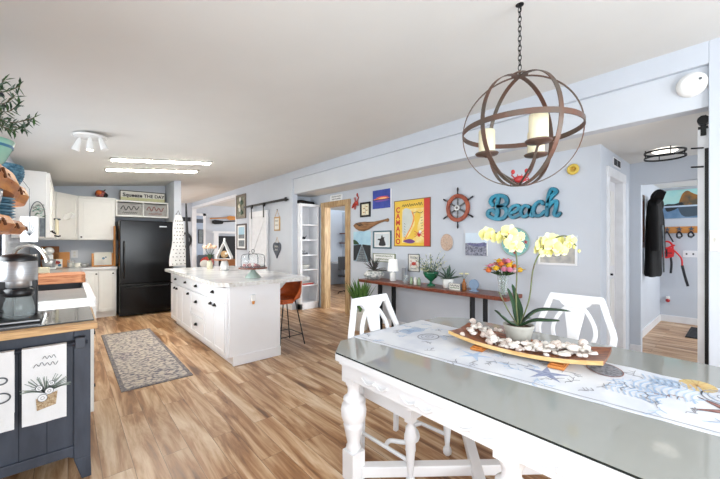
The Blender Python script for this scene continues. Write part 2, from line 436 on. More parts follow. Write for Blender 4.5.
# gallery wall X = 4 with the pine-cased doorway
DY0, DY1, DZ = 4.99, 5.66, 2.08
sb('wall_gallery', (XW, 1.04, 0, XW + .1, DY0 - .01, LZ + .02), (XW, DY1 + .01, 0, XW + .1, 8.2, LZ + .02), (XW, DY0 - .01, DZ + .01, XW + .1, DY1 + .01, LZ + .02))
sb('baseboard_gallery', (XW - .015, .94, 0, XW, DY0 - .12, .1), m=trimw)
# pine casing
mb = MB(); mb.bx(XW - .03, DY0 - .13, 0, XW + .12, DY0, DZ + .0, pine); mb.bx(XW - .03, DY1, 0, XW + .12, DY1 + .13, DZ, pine)
mb.bx(XW - .035, DY0 - .14, DZ, XW + .12, DY1 + .14, DZ + .1, pine)
struct(mb.build('trim_3', None, .004))
# wall behind the bookshelf (closes the strip between beam and gallery wall)
sb('wall_niche', (XB + .1, 6.24, 0, XW + .0, 6.34, LZ))
# wall with the white door, Y = .94, from X=4 to 5.3
HX0, HX1, HZ = 4.30, 4.86, 2.06
sb('wall_hall', (XW, .94, 0, HX0 - .01, 1.04, LZ + .02), (HX1 + .01, .94, 0, XO + .1, 1.04, LZ + .02), (HX0 - .01, .94, HZ + .01, HX1 + .01, 1.04, LZ + .02))
mb = MB(); mb.bx(HX0 - .09, .925, 0, HX0, 1.05, HZ, trimw); mb.bx(HX1, .925, 0, HX1 + .13, 1.05, HZ, trimw); mb.bx(HX0 - .1, .92, HZ, HX1 + .14, 1.05, HZ + .1, trimw)
struct(mb.build('trim_4', None, .004))
mb = MB(); mb.bx(HX0 + .17, 1.0, .01, HX1, 1.035, HZ, trimw); mb.bx(HX0 + .33, .99, .2, HX1 - .08, 1.0, .95, cabw); mb.bx(HX0 + .33, .99, 1.1, HX1 - .08, 1.0, 1.95, cabw)
dr = struct(mb.build('door_1', None, .004))
mb = MB(); mb.bx(HX0 + .23, .985, .96, HX0 + .27, 1.0, 1.06, knobm); mb.cyl((HX0 + .25, .99, 1.01), (HX0 + .25, .955, 1.01), .012, None, knobm); mb.build('door_handle', dr)
# opening wall X = 5.3
OY0, OY1, OZ = .335, .83, 2.075
sb('wall_opening', (XO, OY1 + .005, 0, XO + .1, .94, LZ + .03), (XO, -1.6, 0, XO + .1, OY0 - .02, LZ + .03), (XO, OY0 - .02, OZ, XO + .1, OY1 + .005, LZ + .03))
sb('trim_5', (XO - .015, OY1 + .0, 0, XO, .94, .1), m=trimw)
sb('trim_6', (XO - .015, OY0 - .1, 0, XO + .11, OY0, OZ), m=trimw, bev=.003)
sb('wall_hall_end', (XB, YN, 0, XO + .1, YN + .1, LZ))
# mud room beyond
sb('wall_mudroom_left', (XO + .1, .97, 0, 7.9, 1.07, 2.35))
sb('wall_mudroom_back', (7.8, -1.5, 0, 7.9, 1.07, 2.35))
sb('wall_mudroom_right', (XO + .1, -1.6, 0, 7.9, -1.5, 2.35))
sb('baseboard_mudroom', (XO + .1, .955, 0, 7.8, .97, .11), (7.785, -1.5, 0, 7.8, .97, .11), m=trimw)
# office behind the pine doorway
sb('wall_office', (6.8, 3.6, 0, 6.9, 9.0, LZ), (XW + .1, 3.6, 0, 6.9, 3.7, LZ), (XW + .1, 8.7, 0, 6.9, 8.8, LZ))
# living room beyond
sb('wall_living', (8.2, 8.2, 0, 8.3, YE, 2.9), (XW + .1, 8.8, 0, 8.3, 8.9, 2.9), (XB + .1, 8.8, 0, XW + .2, 8.9, 2.9))

# ================================================================= DINING TABLE
def outline(x0, x1, y0, y1, c): return [(x0, y0 + c), (x0, y1 - c), (x0 + c, y1), (x1 - c, y1), (x1, y1 - c), (x1, y0 + c), (x1 - c, y0), (x0 + c, y0)]
TX0, TX1, TY0, TY1 = 1.115, 2.40, -.75, 1.64
t = T('dining_table', 'long white painted dining table with clipped corners and a grey glass top', 'table', (1.76, .45, 0))
mb = MW(); mb.plate(outline(TX0, TX1, TY0, TY1, .15), .716, .752, tabw); mb.plate(outline(TX0 + .018, TX1 - .018, TY0 + .018, TY1 - .018, .145), .696, .716, tabw)
mb.build('tabletop', t, .006)
mb = MW(); mb.plate(outline(TX0 + .002, TX1 - .002, TY0, TY1 - .002, .15), .7525, .76, greyglass, mside=glassedge); mb.build('glass_top', t)
mb = MW(); a, b = .045, .07
o1 = outline(TX0 + a, TX1 - a, TY0 + a, TY1 - a, .12)
for i in range(8):
    p, q = Vector(o1[i]).to_3d(), Vector(o1[(i + 1) % 8]).to_3d(); d = (q - p).normalized(); nn = Vector((d.y, -d.x, 0))
    mb.add([p + nn * w + Vector((0, 0, z)) for z in (.615, .70) for w in (0, .025)] + [q + nn * w + Vector((0, 0, z)) for z in (.615, .70) for w in (0, .025)],
           [(0, 1, 3, 2), (4, 6, 7, 5), (0, 4, 5, 1), (2, 3, 7, 6), (0, 2, 6, 4), (1, 5, 7, 3)], tabw)
mb.build('apron', t, .004)
for i, (yy) in enumerate((1.22, .95, .68, .38)):                 # carved swags on the long side
    mb = MW()
    for s_ in (-1, 1):
        mb.tube(smooth([(TX0 + a - .004, yy, .655), (TX0 + a - .008, yy + s_ * .05, .64), (TX0 + a - .006, yy + s_ * .09, .66)], 4), [.006] * 9, tabw, 6)
    mb.ball((TX0 + a - .006, yy, .655), .011, tabw, 8); mb.build('carved_swag', t)
legprof = [(.04, 0), (.05, .02), (.05, .05), (.036, .075), (.04, .09)]
def table_leg(x, y):
    mb = MW()
    prof = [(.030, .0), (.038, .008), (.036, .03)]
    mb.lathe(prof, (x, y, 0), tabw, 20)
    mb.bx(x - .045, y - .045, .03, x + .045, y + .045, .19, tabw)
    mb.lathe([(.034, .19), (.046, .21), (.036, .23), (.040, .25), (.054, .32), (.060, .345), (.052, .352), (.064, .362)], (x, y, 0), tabw, 24, flute=.10)
    mb.lathe([(.062, .362), (.070, .385), (.073, .42), (.067, .45), (.052, .468), (.060, .476), (.058, .49), (.040, .50), (.034, .52), (.036, .55), (.046, .565), (.046, .58)], (x, y, 0), tabw, 24)
    mb.bx(x - .048, y - .048, .58, x + .048, y + .048, .70, tabw)
    return mb.build('leg', t)
LP = [(1.225, 1.46), (2.29, 1.46), (1.225, .56), (2.29, .56), (1.225, -.5), (2.29, -.5)]
for p in LP: table_leg(*p)
for (p, q, zs_) in (((1.26, 1.43), (2.27, .6), .045), ((2.27, 1.43), (1.26, .6), .052)):
    mb = MW(); p = Vector((p[0], p[1], zs_)); q = Vector((q[0], q[1], zs_)); d = (q - p).normalized(); nn = Vector((d.y, -d.x, 0)) * .03
    mb.add([p + nn + Vector((0, 0, .06)), p - nn + Vector((0, 0, .06)), p + nn, p - nn, q + nn + Vector((0, 0, .06)), q - nn + Vector((0, 0, .06)), q + nn, q - nn],
           [(0, 1, 3, 2), (4, 6, 7, 5), (0, 4, 5, 1), (2, 3, 7, 6), (0, 2, 6, 4), (1, 5, 7, 3)], tabw)
    mb.build('stretcher', t, .006)

# runner lying on the glass, with sea-life drawings
def runner():
    mb = MB(); n = 40; y1, y0 = 1.655, -.6
    vs = []; fs = []
    def xl(y): return 1.405 + (1.40 - y) * .10
    def xr(y): return 2.075 - (1.6 - y) * .02
    for i in range(n + 1):
        y = y1 + (y0 - y1) * i / n
        z = .7625 + .0008 * math.sin(i * 1.7)
        vs += [(xl(y) + .004 * math.sin(i * 2.1), y, z), (xr(y) + .004 * math.cos(i * 1.9), y, z), (xl(y), y, .7602), (xr(y), y, .7602)]
    for i in range(n):
        a = 4 * i; fs += [(a, a + 1, a + 5, a + 4), (a, a + 4, a + 6, a + 2), (a + 1, a + 3, a + 7, a + 5)]
    mb.add(vs, fs, mat('runner_linen', (224, 226, 230), .9, c2=(206, 210, 220), scale=5, bump=.15, bscale=200))
    R = Matrix.Rotation(-PI / 2, 4, 'X')                       # x,z drawing laid flat: (x, y, z) -> (x, z, -y)
    def flat(pts, w, m, closed=False, h=.0008, off=(0, 0), rot=0, z=.7637):
        M = Matrix.Translation((off[0], off[1], z)) @ Matrix.Rotation(rot, 4, 'Z') @ Matrix(((1, 0, 0, 0), (0, 0, 1, 0), (0, -1, 0, 0), (0, 0, 0, 1)))
        mb.strip(pts, w, -h, 0, m, closed, M)
    def flatp(pts, m, off=(0, 0), rot=0, z=.7634):
        M = Matrix.Translation((off[0], off[1], z)) @ Matrix.Rotation(rot, 4, 'Z') @ Matrix(((1, 0, 0, 0), (0, 0, 1, 0), (0, -1, 0, 0), (0, 0, 0, 1)))
        mb.prism(pts, -.0005, 0, m, M)
    g1 = mat('ink_soft', (150, 150, 158), .9); g2 = mat('ink_blue', (166, 188, 216), .9, c2=(192, 206, 224), scale=20); g3 = mat('ink_rust', (128, 84, 80), .9, c2=(160, 120, 112), scale=20); g4 = mat('ink_sand', (206, 184, 128), .9); g5 = mat('ink_wash', (176, 196, 222), .9)
    # spiral shell near the far end
    for (ox, oy, r) in ((1.74, 1.33, .075), (1.92, .05, .08)):
        flat(circ(0, 0, r, r * .8, 26), .006, g1, True, off=(ox, oy)); flat([(r * .85 * (1 - i / 30) * math.cos(i * .42), r * .66 * (1 - i / 30) * math.sin(i * .42)) for i in range(30)], .003, g1, off=(ox, oy))
    # ammonite / nautilus
    flatp(circ(0, 0, .10, .07, 26), mat('nautilus_grey', (150, 150, 156), .9, c2=(96, 98, 106), scale=70), off=(1.93, .44), rot=.5)
    flat(circ(0, 0, .10, .07, 26), .004, g3, True, off=(1.93, .44), rot=.5)
    # starfish
    flatp(star(0, 0, .10, .03, 5, .3), mat('star_blue', (158, 166, 192), .9, c2=(126, 134, 166), scale=60), off=(1.66, .60))
    flatp(star(0, 0, .13, .03, 5, .9), g3, off=(1.78, .02)); flat(star(0, 0, .13, .03, 5, .9), .003, inkd, True, off=(1.78, .02))
    flatp(star(0, 0, .09, .022, 5, .1), g5, off=(1.64, .95)); flatp(circ(0, 0, .075, .06, 20), g4, off=(2.0, .13)); 
    for k in range(14):
        q = 2 * PI * k / 14; flat([(0, 0), (.075 * math.cos(q), .06 * math.sin(q))], .0025, tanm, off=(2.0, .13), z=.7639)
    rnd = random.Random(3)
    for k in range(80):                                       # sprays of seaweed and coral
        y = rnd.uniform(-.3, 1.58); x = rnd.uniform(xl(y) + .06, xr(y) - .06); a = rnd.uniform(0, 2 * PI); q = rnd.uniform(.05, .12)
        mm = rnd.choice([g1, g1, g2, g5, g3 if y < .4 else g1])
        pts = [(0, 0)]; 
        for j in range(5): pts.append((pts[-1][0] + q / 5, pts[-1][1] + rnd.uniform(-.016, .016)))
        flat(smooth(pts, 3), .0024, mm, off=(x, y), rot=a)
        for j in (1, 2, 3, 4):
            flat([pts[j], (pts[j][0] + .018, pts[j][1] + rnd.choice((-1, 1)) * .02)], .0025, mm, off=(x, y), rot=a)
    for (ox, oy, w_, h_) in ((1.78, 1.5, .09, .05), (1.88, .22, .11, .10), (1.74, .30, .07, .09), (1.95, .22, .05, .05)):
        for k in range(9):
            flat(smooth([(-w_, -h_ + 2 * h_ * k / 9), (-w_ * .3, -h_ + 2 * h_ * k / 9 + .015), (w_ * .4, -h_ + 2 * h_ * k / 9 - .01), (w_, -h_ + 2 * h_ * k / 9 + .01)], 4), .006, g2, off=(ox, oy))
    flat([(xl(1.6) + .02, 1.6)] + [(xl(y) + .02, y) for y in (1.2, .8, .4, 0, -.5)], .003, g1)
    return tag(mb.build('table_runner'), 'white cloth runner printed with shells and starfish down the glass table', 'table runner')
runner()

# ---------------------------------------------------------------- dining chairs
def chair(label, loc, rz):
    """local: front -y, back +y, seat centre at origin"""
    t = T('dining_chair', label, 'chair', loc, rz, None)
    def BACK(z): return .19 + (z - .45) * .10                                # y of the raked back
    M = Matrix.Translation((0, .19, .45)) @ Matrix.Rotation(-math.atan(.22), 4, 'X') @ Matrix.Translation((0, 0, -.45))
    # seat
    mb = MB(); mb.plate([(-.20, .2), (-.235, -.20), (-.20, -.235), (.20, -.235), (.235, -.20), (.20, .2)], .435, .462, chw); mb.build('seat', t, .008)
    mb = MB(); mb.plate([(-.18, .18), (-.21, -.19), (.21, -.19), (.18, .18)], .462, .487, mat('seat_fabric', (214, 216, 218), .9)); mb.build('seat_pad', t, .01)
    mb = MB(); mb.bx(-.20, -.215, .37, .20, -.195, .435, chw); mb.bx(-.18, .17, .37, .18, .19, .435, chw)
    for s_ in (-1, 1): mb.plate([(s_ * .215, -.21), (s_ * .195, -.21), (s_ * .165, .18), (s_ * .185, .18)], .37, .435, chw)
    mb.build('seat_rail', t, .003)
    # uprights: straight to the shoulder then leaning in to the crest
    for s_ in (-1, 1):
        mb = MB(); pts = smooth([(s_ * .185, .44), (s_ * .205, .58), (s_ * .232, .70), (s_ * .232, .76), (s_ * .20, .85), (s_ * .155, .985)], 3)
        mb.strip(pts, .036, -.014, .014, chw, M=M); mb.build('back_upright', t, .005)
    mb = MB(); mb.prism([(-.165, 1.0), (.165, 1.0), (.18, .955), (.10, .945), (.085, .925), (.055, .905), (-.055, .905), (-.085, .925), (-.10, .945), (-.18, .955)], -.016, .016, chw, M=M)
    mb.bx(-.12, -.022, .965, .12, -.015, .985, chw, M=M); mb.build('crest_rail', t, .005)
    mb = MB(); mb.prism([(-.05, .91), (.05, .91), (.062, .87), (.05, .80), (.034, .70), (.032, .62), (.055, .57), (.055, .53), (-.055, .53), (-.055, .57), (-.032, .62), (-.034, .70), (-.05, .80), (-.062, .87)], -.010, .010, chw, M=M); mb.build('back_splat', t, .004)
    for s_ in (-1, 1):
        mb = MB(); mb.strip(smooth([(s_ * .045, .915), (s_ * .085, .87), (s_ * .125, .79), (s_ * .13, .71), (s_ * .085, .62), (s_ * .05, .56)], 5), .024, -.010, .010, chw, M=M); mb.build('splat_scroll', t, .003)
    mb = MB(); mb.bx(-.19, -.012, .50, .19, .012, .54, chw, M=M); mb.build('lower_back_rail', t, .004)
    for s_ in (-1, 1):
        mb = MB(); x, y = s_ * .195, -.195
        mb.bx(x - .024, y - .024, .36, x + .024, y + .024, .44, chw)
        mb.lathe([(.020, .36), (.016, .345), (.028, .33), (.030, .30), (.036, .285), (.036, .26), (.028, .24), (.030, .20)], (x, y, 0), chw, 16)
        mb.lathe([(.029, .22), (.024, .16), (.016, .07), (.015, .055)], (x, y, 0), chw, 16, flute=.12)
        mb.lathe([(.016, .055), (.024, .045), (.028, .028), (.026, .012), (.016, 0)], (x, y, 0), chw, 16); mb.build('front_leg', t)
        mb = MB(); mb.prism([(0, 0), (.03, 0), (.022, .44), (-.012, .44)], -.015, .015, chw, M=Matrix.Translation((s_ * .175, .20, 0)) @ Matrix.Rotation(PI / 2, 4, 'Z')); mb.build('rear_leg', t, .004)
    mb = MB()
    for s_ in (-1, 1): mb.tube([(s_ * .19, -.19, .13), (s_ * .18, .2, .13)], .012, chw, 8)
    mb.tube(smooth([(-.187, 0, .13), (-.12, .02, .13), (-.07, -.05, .13), (0, -.09, .13), (.07, -.05, .13), (.12, .02, .13), (.187, 0, .13)], 5), .014, chw, 8)
    mb.build('stretcher', t)
    return t
chair('white chair with urn-shaped splat tucked under the left end of the table', (1.635, 1.44, 0), .06)
chair('white chair with angular crest on the far side, behind the orchid and tray', (2.46, .80, 0), -PI / 2)
# ---------------------------------------------------------------- tray, shells, orchid on the table
def tray():
    cx, cy, L, W = 1.885, .80, .755, .285
    t = T('serving_tray', 'long boat-shaped wooden tray full of shells on two wooden feet', 'tray', (cx, cy, .7645), .10)
    n = 24; vs = []; fs = []; mb = MB()
    def zc(u): return .028 + .038 * abs(u) ** 2.2
    for i in range(n + 1):
        u = -1 + 2 * i / n; y = -u * L / 2; hw = W / 2 * (1 - .06 * u * u); z = zc(u)
        for (x, dz) in ((-hw, .012), (-hw * .7, .004), (0, -.002), (hw * .7, .004), (hw, .012)): vs.append((x, y, z + dz))
        for (x, dz) in ((-hw, -.008), (-hw * .7, -.012), (0, -.014), (hw * .7, -.012), (hw, -.008)): vs.append((x, y, z + dz))
    top = []; side = []
    for i in range(n):
        a = i * 10; b = a + 10
        for j in range(4): top.append((a + j, a + j + 1, b + j + 1, b + j)); side.append((a + 5 + j, b + 5 + j, b + 6 + j, a + 6 + j))
        side.append((a, b, b + 5, a + 5)); side.append((a + 4, a + 9, b + 9, b + 4))
    mb.add(vs, top, traym, True); mb.add(vs, side, traylight)
    e = n * 10; mb.add(vs, [tuple([0, 1, 2, 3, 4, 9, 8, 7, 6, 5]), tuple([e + k for k in (4, 3, 2, 1, 0, 5, 6, 7, 8, 9)])], traym)
    mb.build('tray_body', t)
    for s_ in (-1, 1):
        mb = MB(); mb.bx(-.16, s_ * .195 - .035, .0005, .13, s_ * .195 + .035, .0145, blockm); mb.bx(-.145, s_ * .195 - .03, .0145, .12, s_ * .195 + .03, .021, blockm); mb.build('foot', t, .004)
    return cx, cy, L, W, zc
cx, cy, L, W, zc = tray()
rnd = random.Random(12)
proto_sh = {}
def shell_mesh(kind):
    mb = MB()
    if kind == 'clam':                                        # ribbed fan shell
        n = 14; vs = [(0, -.9, .1)]; fs = []
        for j in range(n + 1):
            a = -PI * .62 + PI * 1.24 * j / n; r = 1.0 - .05 * (j % 2)
            for q, h in ((.45, .36), (.75, .34), (1.0, .02)):
                vs.append((math.sin(a) * r * q * .95, -.9 + (math.cos(a) * r * q + .55 * q) * 1.0 + .1, h - .03 * (j % 2)))
        for j in range(n):
            a = 1 + 3 * j; fs += [(0, a, a + 3), (a, a + 1, a + 4, a + 3), (a + 1, a + 2, a + 5, a + 4)]
        mb.add(vs, fs, shellw, True); mb.add([(v[0], v[1], -.02 if k % 3 == 0 and k else v[2] * .5) for k, v in enumerate(vs)], [f[::-1] for f in fs], shellt, True)
    elif kind == 'whelk':                                     # spiral snail shell
        pts = []; rr = []
        for i in range(34):
            u = i / 33; a = u * 5 * PI; r = .42 * (1 - u) + .02
            pts.append((r * math.cos(a), .75 * u * 1.4 - .4, r * math.sin(a) + .42)); rr.append(.40 * (1 - u) + .03)
        mb.tube(pts, rr, shellt, 8)
        mb.ball((.1, -.55, .30), .36, shellw, 10, (.8, 1.2, .8))
    else:                                                     # smooth pebble / moon shell
        mb.ball((0, 0, .38), .62, shellw, 14, (1.1, .95, .62)); mb.tube([(.62 * (1 - i / 16) * math.cos(i * .8) * .5, .62 * (1 - i / 16) * math.sin(i * .8) * .5, .72 + i * .004) for i in range(14)], .05, shellt, 5)
    return mb
names = {'clam': 'clam_shell', 'whelk': 'whelk_shell', 'moon': 'moon_shell'}
protos = {}
shcount = {'clam': 0, 'whelk': 0, 'moon': 0}
lbls = {'clam': 'ribbed white clam shell heaped with others on the long wooden tray', 'whelk': 'small tan spiral whelk shell among the white shells on the wooden tray', 'moon': 'smooth rounded white shell lying among the shells on the wooden tray'}
SH = []
for i in range(120):
    v = rnd.uniform(-.30, .33); x = rnd.uniform(-.115, .10)
    SH.append((x, v))
def place_shell(k, x, y, z, s, rz, label=None, group='shells heaped on the wooden tray'):
    if k not in protos:
        o = shell_mesh(k).build(names[k]); protos[k] = o
    else:
        o = protos[k].copy(); col.objects.link(o)
    o.location = (x, y, z); o.rotation_euler = (rnd.uniform(-.15, .15), rnd.uniform(-.15, .15), rz); o.scale = (s, s, s)
    tag(o, label or lbls[k], 'shell', None if label else names[k].replace('_', ' ') + 's heaped on the wooden tray')
for i, (x, v) in enumerate(SH):
    if math.hypot(x - .06, v - .05) < .098: x = -.10 + .03 * rnd.random()
    k = rnd.choice(['clam', 'moon', 'clam', 'whelk', 'moon']); u = -v / (L / 2)
    s = rnd.uniform(.020, .031); lay = .014 * (i % 3)
    x, v = x * math.cos(.1) - v * math.sin(.1), x * math.sin(.1) + v * math.cos(.1)
    place_shell(k, cx + x, cy + v, .766 + zc(u) + .003 + lay, s, rnd.uniform(0, 6.28))
place_shell('moon', cx - .01, cy - .245, .766 + zc(.66) + .022, .045, 2.4, 'largest smooth white moon shell near the right end of the wooden tray')
place_shell('clam', cx + .02, cy - .31, .766 + zc(.82) + .012, .03, 1.2, 'broad white clam shell at the far right end of the wooden tray')

# orchid
ox, oy = 1.945, .85; D0 = ox * S + oy * C; pz = .795
t = T('potted_orchid', 'yellow-white orchid with two arching stems in a grey pot on the tray', 'potted plant', (ox, oy, pz))
mb = MW(); mb.lathe([(.055, 0), (.06, .005), (.074, .07), (.082, .095), (.082, .105), (.073, .105), (.071, .09), (.001, .088)], (ox, oy, pz), potg, 28, closed=True); mb.build('pot', t)
mb = MW(); mb.lathe([(.001, .084), (.069, .084), (.070, .092), (.001, .096)], (ox, oy, pz), mat('bark', (92, 72, 54), .9, bump=.5), 20); mb.build('potting_bark', t)
base = Vector((ox, oy, pz + .09))
def px3(x, y, dd=0): return P(x, y, D=D0 + dd)
mb = MW()
st1 = smooth([base, px3(516, 300), px3(517, 265), px3(514, 246), px3(505, 236, .03), px3(494, 233, .06), px3(484, 236, .08)], 6)
st2 = smooth([base + Vector((.01, 0, 0)), px3(529, 300), px3(533, 270), px3(540, 253), px3(552, 240, -.02), px3(566, 236, -.03), px3(576, 246, -.04)], 6)
mb.tube(st1, .0042, stemm, 7); mb.build('flower_stem', t)
mb = MW(); mb.tube(st2, .0042, stemm, 7); mb.build('flower_stem', t)
mb = MW()
mb.tube(smooth([base, px3(508, 310), px3(499, 292)], 4), .004, stemm, 6); mb.build('flower_stem', t)
def petal(mb, c, ax, ay, nrm, L_, W_, m):
    pts = []
    prof = [(0, .25), (.2, .75), (.5, 1.0), (.8, .75), (1.0, .12)]
    vs = []
    for (u, w) in prof:
        for s_ in (-1, 0, 1): vs.append(c + ax * (u * L_) + ay * (s_ * w * W_ / 2) + nrm * (.12 * L_ * math.sin(u * 2.2) - .06 * L_ * abs(s_)))
    fs = []
    for i in range(len(prof) - 1):
        a = 3 * i; fs += [(a, a + 1, a + 4, a + 3), (a + 1, a + 2, a + 5, a + 4)]
    mb.add(vs, fs, m, True)
    mb.add([v - nrm * .0012 for v in vs], [f[::-1] for f in fs], m, True)
def orchid_flower(px_, py_, dd, r, roll=0, yaw=0):
    c = px3(px_, py_, dd); tocam = Vector((-S, -C, 0)); tocam.rotate(Matrix.Rotation(yaw, 3, 'Z')); tocam = (tocam + Vector((0, 0, -.12))).normalized()
    rt = Vector((0, 0, 1)).cross(tocam).normalized(); up = tocam.cross(rt)
    mb = MW()
    def dirv(a): return rt * math.cos(a) + up * math.sin(a)
    for a, L_, W_ in ((PI / 2, 1, .8), (PI / 2 + 2.2, 1, .75), (PI / 2 - 2.2, 1, .75)):
        ax = dirv(a + roll); ay = tocam.cross(ax); petal(mb, c - tocam * .003, ax, ay, tocam, r * L_, r * W_, petalw)
    for a in (.22, PI - .22):
        ax = dirv(a + roll); ay = tocam.cross(ax); petal(mb, c, ax, ay, tocam, r * 1.05, r * 1.25, petaly)
    mb.build('flower', t)
    mb = MW(); d = dirv(-PI / 2 + roll)
    for q in (-.5, 0, .5):
        ax = (d + tocam * .9 + rt * q).normalized(); ay = tocam.cross(d).normalized(); petal(mb, c + tocam * .004, ax, ay, tocam, r * .42, r * .28, magenta if q == 0 else petaly)
    mb.ball(c + tocam * .008, r * .12, petalw, 8); mb.build('flower_lip', t)
for f in ((487, 234, .08, .046, .2), (491, 237, .05, .040, -.3), (503, 237, .03, .052, .1), (509, 232, .0, .046, -.4), (512, 242, -.03, .046, .3), (516, 247, -.03, .044, 0), (519, 238, .02, .040, .5)): orchid_flower(*f[:4], roll=f[4], yaw=rnd.uniform(-.4, .4))
for f in ((541, 244, .0, .044, .2), (539, 250, .03, .038, -.2), (549, 240, -.02, .046, .4), (546, 252, .0, .042, 0), (553, 246, -.04, .046, -.3), (558, 241, .0, .038, .2), (561, 251, -.03, .040, .1), (567, 246, -.02, .036, .5), (571, 240, -.04, .030, -.3)): orchid_flower(*f[:4], roll=f[4], yaw=rnd.uniform(-.5, .5))
for (a, b) in ((574, 247), (579, 251)):
    mb = MW(); mb.ball(px3(a, b, -.04), .008, petaly, 8, (1, 1, 1.3)); mb.build('bud', t)
def orchid_leaf(pts, w):
    mb = MW(); pts = smooth(pts, 4); k = len(pts)
    ws = [w * (.35 + .65 * math.sin(PI * min(1, (.15 + .85 * i / (k - 1))))) if i < k - 1 else .002 for i in range(k)]
    mb.blade(pts, ws, leafd); mb.build('leaf', t)
b0 = base
orchid_leaf([b0, px3(535, 312, -.02), px3(552, 310, -.05), px3(571, 311.5, -.08)], .042)
orchid_leaf([b0, px3(533, 321, -.05), px3(548, 321, -.10), px3(560, 321, -.14)], .044)
orchid_leaf([b0, px3(508, 322, .0), px3(500, 315, .0), px3(494, 310, .02)], .036)
orchid_leaf([b0, px3(515, 312, .06), px3(510, 296, .10), px3(507, 288, .12)], .034)
orchid_leaf([b0, px3(520, 312, .09), px3(516, 298, .16), px3(512, 284, .22)], .036)
orchid_leaf([b0, px3(522, 320, .10), px3(532, 318, .18)], .035)

# ================================================================= CHANDELIER
chx, chy, chz, R0 = 1.765, .765, 1.945, .285
t = T('orb_chandelier', 'rusty iron strap orb chandelier with candle lights over the dining table', 'chandelier', (chx, chy, chz))
va = math.atan2(chy, chx)
def ring(ang, name='hoop', tilt=0, w=.022):
    mb = MB(); n = 64; vs = []; fs = []
    for i in range(n):
        q = 2 * PI * i / n; d = Vector((math.cos(q), 0, math.sin(q))); 
        for (r, s_) in ((R0, -1), (R0, 1), (R0 - .004, 1), (R0 - .004, -1)): vs.append(d * r + Vector((0, s_ * w / 2, 0)))
    for i in range(n):
        a = 4 * i; b = 4 * ((i + 1) % n)
        for j in range(4): fs.append((a + j, a + (j + 1) % 4, b + (j + 1) % 4, b + j))
    mb.add(vs, fs, iron, False, Matrix.Rotation(ang, 4, 'Z') @ (Matrix.Rotation(PI / 2, 4, 'X') if tilt else Matrix.Identity(4)))
    mb.build(name, t)
ring(va + PI / 2 + .03, w=.012); ring(va + .62); ring(va - .60); ring(0, 'horizontal_band', 1, .026)
mb = MB(); mb.tube([(.035 * math.cos(2 * PI * i / 16), .035 * math.sin(2 * PI * i / 16), R0 + .006) for i in range(16)], .006, iron, 6, True); mb.cyl((0, 0, R0 - .01), (0, 0, R0 + .03), .006, None, iron); mb.build('top_loop', t)
ztop = CZ(chx) - chz
mb = MB(); zz = R0 + .03; k = 0
while zz < ztop - .03:
    pts = [(0, 0, 0)] * 12; pl = []
    for i in range(12):
        q = 2 * PI * i / 12; xx = .008 * math.cos(q); z2 = .017 * math.sin(q)
        pl.append((xx, 0, zz + .014 + z2) if k % 2 else (0, xx, zz + .014 + z2))
    mb.tube(pl, .0022, blackm, 5, True); zz += .025; k += 1
mb.build('chain', t)
mb = MB(); mb.tube(smooth([(0, 0, ztop - .04), (.012, 0, ztop - .025), (0, 0, ztop - .012), (0, 0, ztop)], 4), .003, blackm, 6); mb.lathe([(.02, ztop - .004), (.02, ztop)], (0, 0, 0), blackm, 12); mb.build('ceiling_hook', t)
for i, aa in enumerate((va + PI / 2, va + PI / 2 + 2 * PI / 3, va + PI / 2 + 4 * PI / 3)):
    dx, dy = math.cos(aa), math.sin(aa); r = .160; z = -.10
    mb = MB(); mb.tube(smooth([(0, 0, -R0 + .01), (dx * .05, dy * .05, -.24), (dx * .11, dy * .11, -.19), (dx * r, dy * r, z - .01)], 5), .0055, iron, 6); mb.build('arm', t)
    mb = MB(); mb.lathe([(.01, z - .02), (.02, z - .012), (.055, z - .006), (.06, z + .002), (.058, z + .004), (.01, z)], (dx * r, dy * r, 0), iron, 20); mb.build('drip_plate', t)
    mb = MB(); mb.lathe([(.04, z + .002), (.042, z + .01), (.042, z + .118), (.040, z + .125), (.02, z + .122), (.008, z + .112)], (dx * r, dy * r, 0), candle, 22); mb.build('candle', t)
# red crab ornament wired under the orb
mb = MB(); mb.ball((0, 0, 0), .032, redm, 12, (1.2, .6, .8))
for s_ in (-1, 1):
    for k in range(3): mb.tube([(s_ * .025, 0, -.005 * k), (s_ * .05, 0, .008 - .012 * k), (s_ * .06, 0, -.015 - .012 * k)], .0035, redm, 5)
    mb.tube([(s_ * .03, 0, .01), (s_ * .05, -.005, .03), (s_ * .045, -.01, .045)], .005, redm, 6); mb.ball((s_ * .042, -.012, .052), .013, redm, 8, (1, .6, 1.3)); mb.tube([(s_ * .012, -.005, .02), (s_ * .014, -.008, .034)], .003, redm, 5)
one(mb, 'crab_ornament', 'small red crab ornament fixed inside the bottom of the orb chandelier', 'ornament', (chx, chy, chz - R0 + .035), va - PI / 2).scale = (.75, .75, .75)

# ================================================================= GALLERY WALL (faces -X)
def frame(name, label, cat, y0, y1, z0, z1, fm, fw=.018, depth=.022, art=None, matw=0, X=XW, group=None, back=whitep, glass=False):
    """y0 > y1 (left to right in the photograph)"""
    w = (y0 - y1) / 2; h = (z1 - z0) / 2; t = T(name, label, cat, (X, (y0 + y1) / 2, (z0 + z1) / 2), RW, group)
    if fw:
        mb = MB(); d = depth
        mb.bx(-w, -d, -h, -w + fw, 0, h, fm); mb.bx(w - fw, -d, -h, w, 0, h, fm); mb.bx(-w + fw, -d, -h, w - fw, 0, -h + fw, fm); mb.bx(-w + fw, -d, h - fw, w - fw, 0, h, fm)
        mb.build('frame', t, .002)
    mb = MB(); mb.bx(-w + fw, -(depth * .45 if fw else depth), -h + fw, w - fw, 0, h - fw, back)
    y = -(depth * .45 if fw else depth)
    if art: art(mb, w - fw - matw, h - fw - matw, y)
    mb.build('print' if fw else 'panel', t)
    return t
e_ = .0008
